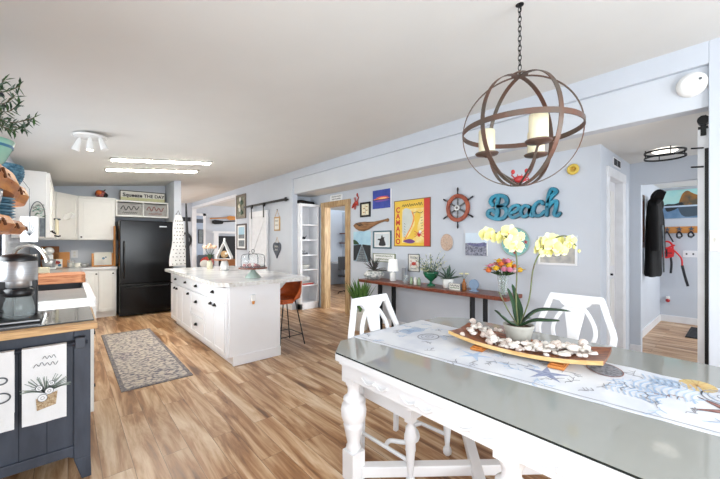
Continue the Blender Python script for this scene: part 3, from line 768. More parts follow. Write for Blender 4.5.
def art_sunset(mb, w, h, y):
    mb.bx(-w, y - e_, -h, w, y, h, bluedeep)
    for (a, b, c_, m) in ((-.9, .95, .02, orangep), (-.6, .8, .16, mat('print_pinkred', (226, 84, 84), .5)), (-.7, .9, -.2, mat('print_violet', (120, 74, 160), .5))):
        pts = smooth([(w * a, h * c_), (w * a * .4, h * (c_ + .10)), (w * .2, h * (c_ + .13)), (w * b, h * (c_ + .05)), (w * b * .3, h * (c_ - .06)), (w * a * .5, h * (c_ - .07))], 4, True); mb.prism(pts, y - 2 * e_, y - e_, m)
    mb.prism(circ(w * .15, h * .08, w * .5, h * .05, 16), y - 3 * e_, y, mat('print_glow', (252, 220, 150), .5)); mb.bx(-w, y - 2.6 * e_, -h * .08, w, y, -h * .02, dark)
frame('canvas_print', 'small blue and orange sunset canvas above the dog picture', 'picture', 4.22, 3.80, 1.935, 2.25, whitep, 0, .03, art_sunset)
def art_flower(mb, w, h, y):
    mb.strip(smooth([(0, -h * .8), (w * .1, -h * .2), (-w * .1, h * .3), (0, h * .8)], 5), .006, y - e_, y, inkm)
    for k in range(4): mb.prism(circ(w * (.35 if k % 2 else -.35), -h * .5 + k * h * .35, w * .3, h * .1, 10), y - e_, y, tanm)
frame('picture_frame', 'narrow black frame with cream botanical print beside the pine doorway', 'picture', 4.57, 4.30, 1.815, 2.08, blackm, .035, .02, art_flower, back=cream)
def art_pier(mb, w, h, y):
    mb.bx(-w, y - e_, h * .05, w, y, h, skyl); mb.bx(-w, y - e_, -h, w, y, h * .05, mat('print_water', (136, 160, 172), .5))
    mb.prism([(-w * .62, -h), (w * .62, -h), (w * .06, h * .1), (-w * .02, h * .1)], y - 2 * e_, y, greyp)
    for k in range(7):
        q = k / 7; z = -h + q * h * 1.05; ww = w * .62 * (1 - q); mb.bx(-ww, y - 3 * e_, z, ww, y, z + .006, dark)
    for s_ in (-1, 1):
        mb.prism([(s_ * w, -h * .95), (s_ * w, h * .08), (s_ * w * .08, h * .14), (s_ * w * .08, h * .08), (s_ * w * .72, -h * .92)], y - 3 * e_, y, dark)
    mb.prism(smooth([(-w, h * .12), (-w, h * .45), (-w * .6, h * .36), (-w * .3, h * .14)], 3), y - 2 * e_, y, leafd)
frame('canvas_print', 'tall canvas photo of a boardwalk pier left of the console table', 'picture', 4.735, 4.27, 1.02, 1.56, dark, 0, .03, art_pier)
def art_dog(mb, w, h, y):
    mb.bx(-w, y - e_, -h, w, y, h, mat('print_pale', (214, 222, 226), .6))
    mb.prism(smooth([(-w * .45, -h), (-w * .35, -h * .2), (-w * .65, -h * .05), (-w * .6, h * .15), (-w * .2, h * .2), (-w * .1, h * .65), (w * .05, h * .75), (w * .12, h * .4), (w * .35, h * .45), (w * .3, h * .1), (w * .4, -h * .3), (w * .5, -h)], 4, True), y - 2 * e_, y, dark)
frame('picture_frame', 'dark teal frame with a black dog silhouette, right of the pier canvas', 'picture', 4.225, 3.80, 1.26, 1.56, mat('frame_teal', (48, 92, 104), .4), .022, .02, art_dog, .03)
def art_words(m, s, n=2):
    def f(mb, w, h, y):
        for k in range(n): squiggle(mb, -w * .8, w * .8, h * (.45 - .9 * k / max(1, n - 1)) if n > 1 else 0, h * .55, y - e_, y, m, .006, s + k)
    return f
frame('wooden_sign', 'small white sign with green handwriting below the dog picture', 'sign', 4.23, 3.71, 1.035, 1.175, mat('frame_olive', (120, 132, 84), .5), .01, .02, art_words(mat('ink_green', (96, 112, 66), .7), 5))
# CAMANO poster
def art_camano(mb, w, h, y):
    mb.bx(-w, y - e_, -h, w, y, h, yellowp); mb.bx(w * .68, y - 1.3 * e_, -h, w, y, h, redp)
    mb.bx(-w * .56, y - 1.5 * e_, -h * .86, w * .68, y, h * .62, mat('poster_cream', (240, 224, 160), .5, c2=(236, 200, 96), scale=9))
    mb.prism(smooth([(-w * .5, h * .55), (-w * .1, h * .6), (w * .05, h * .3), (w * .02, 0), (-w * .15, -h * .3), (-w * .5, -h * .6)], 4, True), y - 2 * e_, y, mat('poster_mist', (206, 212, 206), .5))
    mb.prism(smooth([(w * .3, h * .5), (w * .12, h * .2), (w * .2, 0), (w * .05, -h * .3), (-w * .2, -h * .6), (-w * .5, -h * .75), (-w * .1, -h * .8), (w * .3, -h * .5), (w * .35, -h * .1), (w * .5, h * .3)], 4, True), y - 2.4 * e_, y, yellowp)
    mb.strip(smooth([(w * .02, h * .5), (w * .14, h * .2), (w * .0, -h * .15), (-w * .2, -h * .45), (-w * .4, -h * .75)], 5), .016, y - 2.8 * e_, y, orangep)
    mb.prism(smooth([(-w * .5, -h * .8), (-w * .1, -h * .7), (w * .2, -h * .82), (-w * .1, -h * .9)], 4, True), y - 2.8 * e_, y, mat('poster_purple', (110, 60, 130), .5))
    mb.ball((w * .42, y, -h * .5), w * .2, redp, 12, (1, .02, 1.3)); mb.ball((w * .48, y - 2 * e_, -h * .42), w * .08, whitep, 10, (1, .02, 1.2))
    for s_ in (-1, 1):
        for k in range(3): mb.strip([(w * .42, -h * .5), (w * (.42 + s_ * .26), -h * (.62 - .13 * k))], .008, y - 3 * e_, y, redp)
    for i, ch in enumerate('CAMANO'): text_into(mb, ch, .12, -w * .80, h * (.60 - .285 * i), y, .0015, redp, bold=.004)
    squiggle(mb, -w * .55, w * .60, h * .78, h * .16, y - 2.5 * e_, y, inkd, .008, 4)
    mb.strip(smooth([(w * .1, h * .42), (w * .3, h * .46), (w * .5, h * .40), (w * .62, h * .46)], 4), .008, y - 3 * e_, y, inkd)
    for k in range(5): mb.strip([(w * (.50 + .03 * (k % 2)), h * (.2 - .12 * k)), (w * .62, h * (.22 - .12 * k))], .006, y - 3 * e_, y, inkd)
    for k in range(6): mb.strip([(-w * .42, -h * (.0 + .12 * k)), (-w * .36, -h * (.06 + .12 * k))], .006, y - 3 * e_, y, inkm)
frame('metal_poster', 'large yellow and red poster reading CAMANO down its left edge', 'poster', 3.735, 3.01, 1.30, 2.03, mat('poster_edge', (120, 84, 40), .4), .012, .012, art_camano, 0)
# crab sign
def art_crab(mb, w, h, y):
    text_into(mb, 'FRESH', .055, 0, h * .62, y, .001, inkm)
    mb.prism(circ(0, -h * .1, w * .42, h * .22, 14), y - 2 * e_, y, coralred)
    for s_ in (-1, 1):
        mb.strip([(s_ * w * .3, h * .02), (s_ * w * .6, h * .22), (s_ * w * .45, h * .34)], .008, y - 2 * e_, y, coralred)
        for k in range(3): mb.strip([(s_ * w * .3, -h * (.1 + .08 * k)), (s_ * w * .62, -h * (.12 + .13 * k)), (s_ * w * .6, -h * (.3 + .13 * k))], .005, y - 2 * e_, y, coralred)
    squiggle(mb, -w * .6, w * .6, -h * .72, h * .2, y - 2 * e_, y, inkm, .004, 8)
frame('crab_sign', 'small framed red crab sign behind the green pedestal bowl', 'sign', 3.44, 3.215, .915, 1.185, inkm, .01, .015, art_crab, back=offw)
def art_sea(mb, w, h, y):
    mb.bx(-w, y - e_, -h, w, y, h * .1, mat('print_stones', (158, 160, 176), .6, c2=(80, 84, 100), scale=45)); mb.bx(-w, y - e_, h * .1, w, y, h, mat('print_haze', (208, 224, 238), .5))
    mb.prism(smooth([(-w * .8, -h * .0), (-w * .5, h * .12), (0, h * .02), (w * .8, h * .16), (w * .9, -h * .15), (0, -h * .2)], 4, True), y - 2 * e_, y, purplep)
frame('canvas_print', 'pale seashore canvas left of the round aqua clock', 'picture', 2.43, 2.13, 1.195, 1.49, whitep, 0, .03, art_sea)
def art_boat(mb, w, h, y):
    mb.bx(-w, y - e_, -h, w, y, h, mat('print_sand', (190, 186, 178), .6, c2=(160, 160, 160), scale=12)); mb.strip(smooth([(-w * .7, -h * .3), (0, -h * .45), (w * .6, -h * .1)], 5), .01, y - 2 * e_, y, greyp)
    mb.prism([(-w * .2, -h * .2), (w * .3, -h * .2), (w * .1, h * .5)], y - 2 * e_, y, offw)
frame('picture_frame', 'white framed beach print behind the right orchid spray', 'picture', 1.525, 1.14, 1.12, 1.435, trimw, .022, .02, art_boat, .0)
frame('wooden_sign', 'small white block sign standing on top of the pine door casing', 'sign', 5.47, 5.09, 2.182, 2.30, trimw, .008, .03, art_words(inkm, 9), 0, X=XW - .005)

# lobster / starfish
mb = MB(); mb.ball((.01, -.02, 0), .045, coralred, 10, (1.5, .4, .8)); mb.tube([(-.02, -.02, -.01), (-.07, -.02, -.05), (-.10, -.02, -.08)], [.03, .022, .012], coralred, 8)
for s_ in (-1, 1):
    mb.tube([(.04, -.02, s_ * .02), (.08, -.02, s_ * .07 + .03), (.05, -.02, s_ * .08 + .06)], .010, coralred, 6); mb.ball((.045, -.02, s_ * .08 + .07), .024, coralred, 8, (.8, .5, 1.5))
    for k in range(3): mb.tube([(-.01 + .02 * k, -.02, s_ * .02), (-.03 + .02 * k, -.025, s_ * .08), (-.05 + .02 * k, -.015, s_ * .11)], .005, coralred, 5)
one(mb, 'lobster_ornament', 'red lobster ornament at the top right of the pine doorway', 'wall ornament', (XW, 4.69, 2.08), RW)
# carved driftwood fish / paddle
mb = MB(); prof = [(-.44, .0, .0), (-.40, .045, .0), (-.30, .075, -.01), (-.16, .085, -.012), (0, .06, 0), (.12, .035, .02), (.25, .022, .045), (.36, .018, .06), (.44, .03, .065), (.45, .001, .065)]
vs = []; fs = []
for (x, r, zc_) in prof:
    for j in range(12):
        q = 2 * PI * j / 12; vs.append((x, -.02 + .018 * math.cos(q), zc_ - r * .2 + r * math.sin(q)))
for i in range(len(prof) - 1):
    for j in range(12): fs.append((i * 12 + j, i * 12 + (j + 1) % 12, (i + 1) * 12 + (j + 1) % 12, (i + 1) * 12 + j))
fs += [tuple(range(12))[::-1], tuple(range(len(vs) - 12, len(vs)))]
mb.add(vs, fs, driftw, True)
for k in range(5): mb.tube([(-.36 + .03 * k, -.04, .04 - .02 * (k % 3)), (-.26 + .03 * k, -.041, -.02 + .015 * (k % 2))], .004, dark, 5)
one(mb, 'carved_wooden_fish', 'long carved wooden fish with thin tail above the pier canvas', 'wall ornament', (XW, 4.30, 1.675), RW)
# ship wheel
t = T('ship_wheel', 'reddish wooden ship wheel with six grips on the wall', 'wall ornament', (XW, 2.545, 1.83), RW)
mb = MB(); n = 36; ro, ri = .178, .128
vs = [(r * math.cos(2 * PI * i / n), y, r * 1.06 * math.sin(2 * PI * i / n)) for i in range(n) for (r, y) in ((ro, -.045), (ro, -.015), (ri, -.015), (ri, -.045))]
fs = [(4 * i + j, 4 * i + (j + 1) % 4, 4 * ((i + 1) % n) + (j + 1) % 4, 4 * ((i + 1) % n) + j) for i in range(n) for j in range(4)]
mb.add(vs, fs, wheelw); mb.build('rim', t, .004)
for k in range(6):
    a = PI / 2 + k * PI / 3; d = Vector((math.cos(a), 0, math.sin(a) * 1.04)); o_ = Vector((0, -.03, 0))
    mb = MB(); mb.tube([o_ + d * q for q in (.03, .07, .08, .12, .13)], [.008, .013, .009, .012, .008], ghandle, 8); mb.build('spoke', t)
    mb = MB(); mb.tube([o_ + d * q for q in (.175, .19, .20, .24, .262, .268)], [.009, .012, .008, .013, .010, .003], inkd, 8); mb.build('grip', t)
mb = MB(); mb.tube([(0, -.05, 0), (0, -.012, 0)], .038, steel, 16); mb.tube([(0, -.056, 0), (0, -.05, 0)], .018, ghandle, 12); mb.build('hub', t)
# woven basket disc
mb = MB()
for k in range(6): r = .09 * (k + 1) / 6; mb.tube([(r * math.cos(2 * PI * i / 24), -.012 - .004 * (k % 2), r * 1.2 * math.sin(2 * PI * i / 24)) for i in range(24)], .011, skinpale, 6, True)
one(mb, 'woven_disc', 'oval tan woven disc on the wall below the ship wheel', 'wall ornament', (XW, 2.73, 1.365), RW)
# BEACH letters : pixel drawn strokes mapped onto the wall plane then given thickness
def bp(px_, py_):                                              # crop pixels (8x, origin 480,190) -> local metres on the wall
    p = P(480 + px_ / 8.0, 190 + py_ / 8.0, X=XW - .05); return (BY - p.y, p.z - BZ)
BY, BZ = 1.75, 1.80
letters = [
 ('letter_b', [[(95, 120), (78, 90), (100, 55), (150, 42), (200, 62), (205, 105), (170, 125), (140, 130)], [(140, 60), (130, 120), (135, 180), (120, 225)], [(140, 130), (195, 145), (205, 190), (170, 228), (110, 228), (60, 205), (62, 170), (95, 160), (112, 180)]], 27),
 ('letter_e', [[(228, 190), (290, 165), (308, 135), (285, 122), (245, 140), (228, 185), (255, 220), (310, 200)]], 22),
 ('letter_a', [[(385, 135), (350, 125), (320, 165), (330, 205), (360, 210), (390, 170), (395, 130), (392, 190), (412, 208)]], 22),
 ('letter_c', [[(500, 110), (475, 90), (435, 120), (420, 170), (440, 205), (480, 200), (510, 170)]], 22),
 ('letter_h', [[(535, 115), (560, 60), (605, 10), (570, -10), (548, 30), (535, 110), (528, 200)], [(530, 150), (570, 100), (605, 90), (600, 150), (588, 190), (612, 205), (630, 185)]], 22)]
t = T('beach_sign', 'turquoise script letters spelling Beach on the wall above the orchid', 'sign', (XW, BY, BZ), RW)
for (nm, strokes, w) in letters:
    mb = MB()
    for st in strokes:
        pts = smooth([bp(*p) for p in st], 5); sc = .0043 * w / 22 * 8
        mb.strip(pts, sc * 1.2, -.022, -.002, tealdark); mb.strip(pts, sc, -.045, -.018, teal)
        for q in (pts[0], pts[-1]):
            mb.prism(circ(q[0], q[1], sc * .6, n=14), -.0225, -.002, tealdark); mb.prism(circ(q[0], q[1], sc * .5, n=14), -.0455, -.018, teal)
    mb.build(nm, t)
# round clock
t = T('wall_clock', 'round aqua wall clock with red starfish marks behind the left orchid blooms', 'clock', (XW, 1.78, 1.37), RW)
mb = MB(); mb.prism(circ(0, 0, .165, n=40), -.02, 0, aqua); mb.build('dial', t, .004)
mb = MB(); mb.tube([(.165 * math.cos(2 * PI * i / 40), -.018, .165 * math.sin(2 * PI * i / 40)) for i in range(40)], .007, mint, 6, True); mb.build('rim', t)
for k in range(12):
    a = k * PI / 6; mb = MB()
    if k % 3 == 0: mb.prism(star(.125 * math.cos(a), .125 * math.sin(a), .028, .011), -.026, -.02, redm)
    else: mb.strip([(.085 * math.cos(a), .085 * math.sin(a)), (.145 * math.cos(a), .145 * math.sin(a))], .01, -.023, -.02, whitep)
    mb.build('hour_mark', t)
for a, l in ((.9, .07), (2.3, .1)):
    mb = MB(); mb.strip([(0, 0), (l * math.cos(a), l * math.sin(a))], .008, -.03, -.026, inkd); mb.build('hand', t)
# yellow disc high on the wall
mb = MB(); mb.tube([(.04 * math.cos(2 * PI * i / 20), -.02, .04 * math.sin(2 * PI * i / 20)) for i in range(20)], .018, mat('ring_yellow', (220, 190, 84), .5), 8, True); mb.tube([(.014 * math.cos(2 * PI * i / 12), -.015, .014 * math.sin(2 * PI * i / 12)) for i in range(12)], .01, mat('ring_ochre', (196, 156, 60), .5), 6, True)
one(mb, 'yellow_life_ring', 'tiny yellow ring ornament high on the wall right of the Beach letters', 'wall ornament', (XW, 1.177, 2.13), RW)

# ================================================================= CONSOLE TABLE
CXF, CXB, CT = 3.55, 3.95, .77
t = T('console_table', 'long narrow red-brown wooden console with flat black legs under the pictures', 'console table', (3.75, 2.9, 0))
mb = MW(); mb.bx(CXF, 1.68, CT - .045, CXB, 4.12, CT, redwood); mb.build('tabletop', t, .006)
for yy in (3.66, 2.11):
    for xx in (3.60, 3.90):
        mb = MW(); mb.bx(xx - .04, yy - .012, .01, xx + .04, yy + .012, CT - .045, blackm); mb.build('leg', t, .002)
    mb = MW(); mb.bx(3.57, yy - .03, 0, 3.93, yy + .03, .012, blackm); mb.build('foot_plate', t)
def on_console(px_, X=3.75): 
    p = P(px_, 280, X=X); return (X, p.y, CT)
def spiky(mb, c, n, L_, m, w=.012, droop=.3, seed=1, up=.6, thick=True):
    r = random.Random(seed); c = Vector(c)
    for i in range(n):
        a = 2 * PI * i / n + r.uniform(-.3, .3); e = r.uniform(up * .5, 1.35); l = L_ * r.uniform(.7, 1.05)
        d = Vector((math.cos(a) * math.cos(e), math.sin(a) * math.cos(e), math.sin(e)))
        pts = [c + d * l * q + Vector((0, 0, -droop * l * q * q * math.cos(e))) for q in (0, .25, .5, .75, 1)]
        mb.blade(pts, [w * .7, w, w * .9, w * .6, .001], m)
# spiky plant in geometric white bowl
t = T('potted_air_plant', 'spiky plant in a white faceted bowl at the left end of the console', 'potted plant', on_console(374))
mb = MB(); mb.lathe([(.09, 0), (.165, .05), (.17, .08), (.12, .13), (.10, .14), (.09, .12), (.001, .11)], (0, 0, 0), mat('white_pot_lines', (232, 232, 228), .5, c2=(120, 130, 130), scale=26), 10, closed=True); mb.build('bowl', t)
mb = MB(); spiky(mb, (0, 0, .12), 44, .30, mat('agave_dark', (66, 82, 74), .5, c2=(96, 70, 74), scale=20), .022, .35, 2); mb.build('leaves', t)
# table lamp
t = T('table_lamp', 'small white table lamp with cylindrical shade on the console', 'lamp', on_console(393, 3.8))
mb = MB(); mb.lathe([(.045, 0), (.05, .01), (.05, .11), (.04, .125), (.012, .13), (.01, .15)], (0, 0, 0), ceramicw, 20); mb.build('lamp_base', t)
mb = MB(); mb.lathe([(.085, .15), (.066, .33)], (0, 0, 0), lampsh, 24, closed=False); mb.lathe([(.083, .15), (.064, .33)], (0, 0, 0), lampsh, 24, closed=False); mb.build('lamp_shade', t)
mb = MB(); mb.bx(-.035, -.015, 0, .035, .015, .20, mat('metal_grey_sheen', (160, 164, 170), .3, .6)); one(mb, 'tall_speaker', 'slim grey upright device behind the white lamp on the console', 'device', on_console(404, 3.9), RW, bev=.004)
mb = MB(); mb.lathe([(.045, 0), (.05, .008), (.03, .05), (.028, .08), (.05, .115), (.046, .115), (.025, .08)], (0, 0, 0), clear, 18); one(mb, 'glass_goblet', 'clear glass goblet right of the white lamp on the console', 'glass', on_console(406, 3.72))
for i, (a, l) in enumerate(((411.5, 'left'), (415.5, 'middle'), (419, 'right'))):
    mb = MB(); mb.lathe([(.02, 0), (.024, .004), (.024, .075), (.014, .09), (.014, .1), (.016, .105)], (0, 0, 0), mat('votive_green', (150, 170, 140), .2) if i != 1 else offw, 14); mb.tube([(.024, 0, .03), (.0245, 0, .031)], .005, tanm, 6)
    one(mb, 'small_jar', '%s of three tiny jars left of the green pedestal bowl' % ({'left': 'leftmost', 'middle': 'middle', 'right': 'rightmost'}[l]), 'jar', on_console(a, 3.68), group='tiny jars on the console')
# green pedestal bowl with dried flowers
t = T('pedestal_bowl', 'green glass pedestal bowl of loose white flowers on the console', 'planter', on_console(431, 3.75))
mb = MB(); mb.lathe([(.055, 0), (.057, .012), (.05, .02), (.02, .035), (.016, .06), (.04, .085), (.085, .12), (.105, .17), (.108, .195), (.10, .195), (.08, .13), (.001, .10)], (0, 0, 0), greenglass, 26); mb.build('bowl', t)
mb = MB(); r = random.Random(4); fl = []
for i in range(34):
    a = r.uniform(0, 2 * PI); e = r.uniform(.35, 1.4); l = r.uniform(.17, .34); d = Vector((math.cos(a) * math.cos(e), math.sin(a) * math.cos(e), math.sin(e)))
    p0 = Vector((0, 0, .15)); mb.tube([p0, p0 + d * l * .5 + Vector((0, 0, .02)), p0 + d * l], .002, leafg, 4)
    for q in (.45, .6, .75, .9, 1.0): fl.append(p0 + d * l * q + Vector((r.uniform(-.012, .012), r.uniform(-.012, .012), r.uniform(-.01, .01))))
    for q in (.3, .5, .7): 
        s0 = p0 + d * l * q; dd = Vector((r.uniform(-1, 1), r.uniform(-1, 1), .5)).normalized(); mb.blade([s0, s0 + dd * .02, s0 + dd * .045], [.004, .012, .001], leafm)
mb.build('foliage', t)
mb = MB(); 
for k, p in enumerate(fl): mb.ball(p, .006, petalw if k % 3 else leafg, 5)
mb.build('blossoms', t)
# aloe
t = T('potted_succulent', 'grey-green aloe in a small white pot on the console', 'potted plant', on_console(448, 3.75))
mb = MB(); mb.lathe([(.055, 0), (.065, .005), (.072, .12), (.064, .12), (.06, .10), (.001, .10)], (0, 0, 0), ceramicw, 20); mb.build('pot', t)
mb = MB(); spiky(mb, (0, 0, .10), 18, .23, succ, .038, .15, 6, .5); mb.build('leaves', t)
# little box sign
mb = MB(); mb.bx(-.08, -.02, 0, .08, .02, .075, offw); squiggle(mb, -.065, .065, .05, .03, -.0215, -.02, inkd, .005, 3); squiggle(mb, -.065, .065, .022, .025, -.0215, -.02, leafm, .005, 7); mb.bx(-.085, -.022, 0, -.08, .022, .08, inkm); mb.bx(.08, -.022, 0, .085, .022, .08, inkm)
one(mb, 'box_sign', 'little lettered box sign between the aloe and the amber bottle', 'sign', on_console(455.5, 3.68), RW)
t = T('amber_bottle', 'faceted amber bottle with a white sprig on the console', 'vase', on_console(464, 3.72))
mb = MB(); mb.lathe([(.03, 0), (.034, .008), (.026, .025), (.036, .05), (.026, .07), (.032, .085), (.018, .105), (.010, .12), (.013, .14)], (0, 0, 0), amber, 10); mb.build('bottle', t)
mb = MB()
for k in range(6):
    a = k * 1.05; d = Vector((math.cos(a) * .6, math.sin(a) * .6, .8)); mb.tube([(0, 0, .13), Vector((0, 0, .14)) + d * .07], .0018, leafg, 4); mb.ball(Vector((0, 0, .145)) + d * .075, .015, petalw, 6, (1, 1, .5))
mb.build('sprig', t)
t = T('glass_float', 'round blue glass disc on a small stand on the console', 'ornament', on_console(474, 3.72), RW)
mb = MB(); mb.tube([(0, -.012, .085), (0, .012, .085)], .062, blueglass, 28); mb.build('disc', t, .004)
mb = MB(); mb.bx(-.05, -.025, 0, .05, .025, .012, blueglass); mb.prism([(-.045, .01), (.045, .01), (.02, .035), (-.02, .035)], -.012, .012, blueglass); mb.build('stand', t, .003)
# bouquet
t = T('flower_vase', 'clear vase of pink and yellow flowers at the right end of the console', 'vase of flowers', on_console(503, 3.70))
mb = MB(); mb.lathe([(.04, 0), (.045, .01), (.055, .14), (.068, .235), (.064, .235), (.05, .14), (.038, .012), (.001, .01)], (0, 0, 0), clear, 20); mb.build('vase', t)
mb = MB(); r = random.Random(9)
for k in range(16):
    a = k * 2.4; mb.tube([(math.cos(a) * .015, math.sin(a) * .015, .01), (math.cos(a) * .03, math.sin(a) * .03, .22), (math.cos(a) * .11, math.sin(a) * .09, .30)], .003, leafm, 5)
    d = Vector((math.cos(a), math.sin(a), .4)); p = Vector((math.cos(a) * .04, math.sin(a) * .04, .22)); mb.blade([p, p + d * .06, p + d * .12], [.006, .035, .001], leafm)
mb.build('stems', t)
for k in range(24):
    a = k * 2.39996; q = .036 * math.sqrt(k + .4); c = Vector((math.cos(a) * q, math.sin(a) * q, .405 - q * .8 + .014 * (k % 3))); m = [pink, yellow, pink, mat('petal_pale', (240, 208, 214), .6), orangep, yellow][k % 6]
    mb = MB()
    for j in range(9):
        b = 2 * PI * j / 9; ax = Vector((math.cos(b), math.sin(b), .25 - q)).normalized(); ay = Vector((-math.sin(b), math.cos(b), 0)); petal(mb, c, ax, ay, Vector((0, 0, 1)), .058, .04, m)
    mb.ball(c, .034, m, 8, (1, 1, .8)); mb.ball(c + Vector((0, 0, .022)), .012, tanm, 6); mb.build('flower', t)
# leafy floor plant left of the console
t = T('potted_floor_plant', 'upright green snake-leaf plant on the floor at the left end of the console', 'potted plant', (3.45, 3.95, 0))
mb = MB(); mb.lathe([(.10, 0), (.11, .01), (.14, .28), (.15, .3), (.135, .3), (.13, .27), (.001, .27)], (0, 0, 0), offw, 22); mb.build('pot', t)
mb = MB(); spiky(mb, (0, 0, .28), 60, .56, mat('leaf_bright', (96, 140, 66), .5, c2=(70, 108, 50), scale=10), .045, .1, 8, 2.1); mb.build('leaves', t)

# ================================================================= BOOKSHELF, OFFICE VIEW
t = T('bookshelf', 'tall white open shelf unit beside the pine doorway', 'shelf unit', (3.75, 5.98, 0))
mb = MW(); x0, x1, y0, y1, zt = 3.525, 3.965, 5.86, 6.22, 2.10
mb.bx(x0, y0, 0, x0 + .04, y1, zt, trimw); mb.bx(x1 - .03, y0, 0, x1, y1, zt, trimw); mb.bx(x0, y1 - .015, 0, x1, y1, zt, trimw); mb.bx(x0 - .01, y0 - .012, zt, x1 + .01, y1, zt + .05, trimw); mb.bx(x0, y0, 0, x1, y1, .12, trimw); mb.build('carcass', t, .003)
zs = [.48, .80, 1.10, 1.41, 1.72]
for z in [.125] + zs:
    mb = MW(); mb.bx(x0 + .04, y0 + .003, z - .012, x1 - .03, y1 - .015, z + .012, trimw); mb.build('shelf', t, .002)
def sshelf(k, x, y=6.0): return (x, y, zs[k] + .012)
mb = MB(); mb.lathe([(.03, 0), (.06, .02), (.1, .06), (.11, .085), (.104, .085), (.09, .055), (.001, .02)], (0, 0, 0), offw, 20); one(mb, 'shelf_bowl', 'shallow pale bowl on the third shelf of the white unit', 'bowl', sshelf(1, 3.70))
mb = MB(); mb.bx(-.13, -.09, 0, .13, .09, .03, coralred); mb.bx(-.125, -.085, .03, .12, .085, .034, offw); one(mb, 'red_book', 'flat red book lying on the second lowest shelf of the white unit', 'book', sshelf(0, 3.74))
mb = MB(); mb.ball((0, 0, .03), .03, inkd, 8, (1.6, .8, 1)); mb.tube([(.03, 0, .03), (.07, 0, .08)], .007, inkd, 6); mb.ball((-.08, 0, .022), .022, inkm, 8)
one(mb, 'dark_figurine', 'small dark figurine on the second highest shelf of the white unit', 'figurine', sshelf(3, 3.68))
mb = MB(); mb.bx(-.05, -.02, 0, .05, .02, .02, inkd); mb.tube([(-.03, 0, .02), (-.02, 0, .09), (0, 0, .03), (.03, 0, .08)], .006, inkd, 6); mb.ball((.08, 0, .02), .02, inkm, 8)
one(mb, 'small_sculpture', 'little dark wire sculpture on the middle shelf of the white unit', 'figurine', sshelf(2, 3.68))
mb = MB(); mb.tube(smooth([(-.2, 0, .03), (-.1, .02, .055), (.05, 0, .04), (.2, -.02, .03)], 4), [.02] + [.035] * 11 + [.015], blackcloth, 8); one(mb, 'dark_basket_lid', 'dark rolled item lying on top of the white shelf unit', 'storage', (3.72, 5.98, 2.15))
# office things
t = T('floating_shelf', 'upper wood floating shelf seen through the pine doorway', 'shelf', (6.66, 7.6, 1.62), RW, 'office shelves')
mb = MB(); mb.bx(-.9, -.12, 0, .9, .14, .035, redwood); mb.build('board', t); mb = MB(); mb.bx(-.5, -.1, -.12, -.48, .14, 0, blackm); mb.bx(.5, -.1, -.12, .52, .14, 0, blackm); mb.build('bracket', t)
dup(t, (6.66, 7.6, 1.32), None, 'lower wood floating shelf seen through the pine doorway')
for i, (yy, zz, m, lb) in enumerate(((7.15, 1.355, tanm, 'tan'), (7.45, 1.355, inkd, 'dark'), (7.75, 1.355, offw, 'cream'), (8.0, 1.355, pine, 'wood-coloured'), (7.35, 1.655, coralred, 'red'))):
    mb = MB(); mb.lathe([(.04, 0), (.05, .01), (.055, .07), (.03, .1), (.035, .12)], (0, 0, 0), m, 12); one(mb, 'shelf_jar', '%s jar on the office shelf behind the pine doorway' % lb, 'jar', (6.64, yy, zz))
t = T('office_desk', 'white desk with open cubbies seen through the pine doorway', 'desk', (6.4, 7.5, 0))
mb = MW(); mb.bx(6.05, 6.7, .72, 6.78, 8.4, .76, trimw); mb.build('desktop', t)
mb = MW()
for yy in (6.72, 7.1, 7.48): mb.bx(6.1, yy, .02, 6.75, yy + .03, .72, trimw)
mb.bx(6.1, 6.72, .35, 6.75, 7.5, .37, trimw); mb.build('cubbies', t)
t = T('office_chair', 'black metal swivel chair in the office behind the pine doorway', 'chair', (5.6, 6.9, 0))
mb = MB(); mb.lathe([(.02, .06), (.02, .45)], (0, 0, 0), blackm, 10)
for k in range(5): a = k * 2 * PI / 5; mb.tube([(0, 0, .1), (.25 * math.cos(a), .25 * math.sin(a), .05), (.27 * math.cos(a), .27 * math.sin(a), .0)], .014, blackm, 6)
mb.build('base', t); mb = MB(); mb.bx(-.2, -.2, .45, .2, .2, .50, blackp); mb.build('seat', t, .02); mb = MB(); mb.bx(-.18, .18, .62, .18, .21, .98, blackp); mb.tube([(0, .18, .47), (0, .22, .7)], .012, blackm, 6); mb.build('backrest', t, .01)

# ================================================================= BARN-DOOR WALL (X = 3.4)
t = T('barn_door', 'white plank sliding barn door hung on a black rail beside the pictures', 'door', (XB - .03, 7.45, .0), RW)
w = .46; hz = 2.085
mb = MB(); mb.bx(-w, -.03, .02, w, .01, hz, trimw); mb.build('door_panel', t, .003)
mb = MB(); 
for (a, b, c_, d) in ((-w, .02, -w + .12, hz), (w - .12, .02, w, hz), (-w + .12, hz - .13, w - .12, hz), (-w + .12, .02, w - .12, .16), (-w + .12, 1.0, w - .12, 1.1)): mb.bx(a, -.045, b, c_, -.03, d, trimw)
mb.strip([(-w + .14, 1.12), (w - .14, hz - .16)], .1, -.043, -.03, trimw); mb.strip([(-w + .14, .97), (w - .14, .2)], .1, -.043, -.03, trimw); mb.build('door_bracing', t, .002)
mb = MB(); mb.tube([(-w + .05, -.05, .95), (-w + .05, -.075, .97), (-w + .05, -.075, 1.13), (-w + .05, -.05, 1.15)], .008, blackm, 6); mb.build('door_handle', t)
for s_ in (-1, 1):
    mb = MB(); mb.bx(s_ * .33 - .02, -.055, hz - .16, s_ * .33 + .02, -.045, hz + .16, blackm); mb.tube([(s_ * .33, -.055, hz + .13), (s_ * .33, -.025, hz + .13)], .045, blackm, 16); mb.build('door_hanger', t)
mb = MW(); mb.bx(XB - .065, 6.12, 2.215, XB - .055, 8.28, 2.265, blackm)
for y in (6.13, 7.2, 8.2): mb.tube([(XB, y, 2.24), (XB - .066, y, 2.24)], .014, blackm, 8)
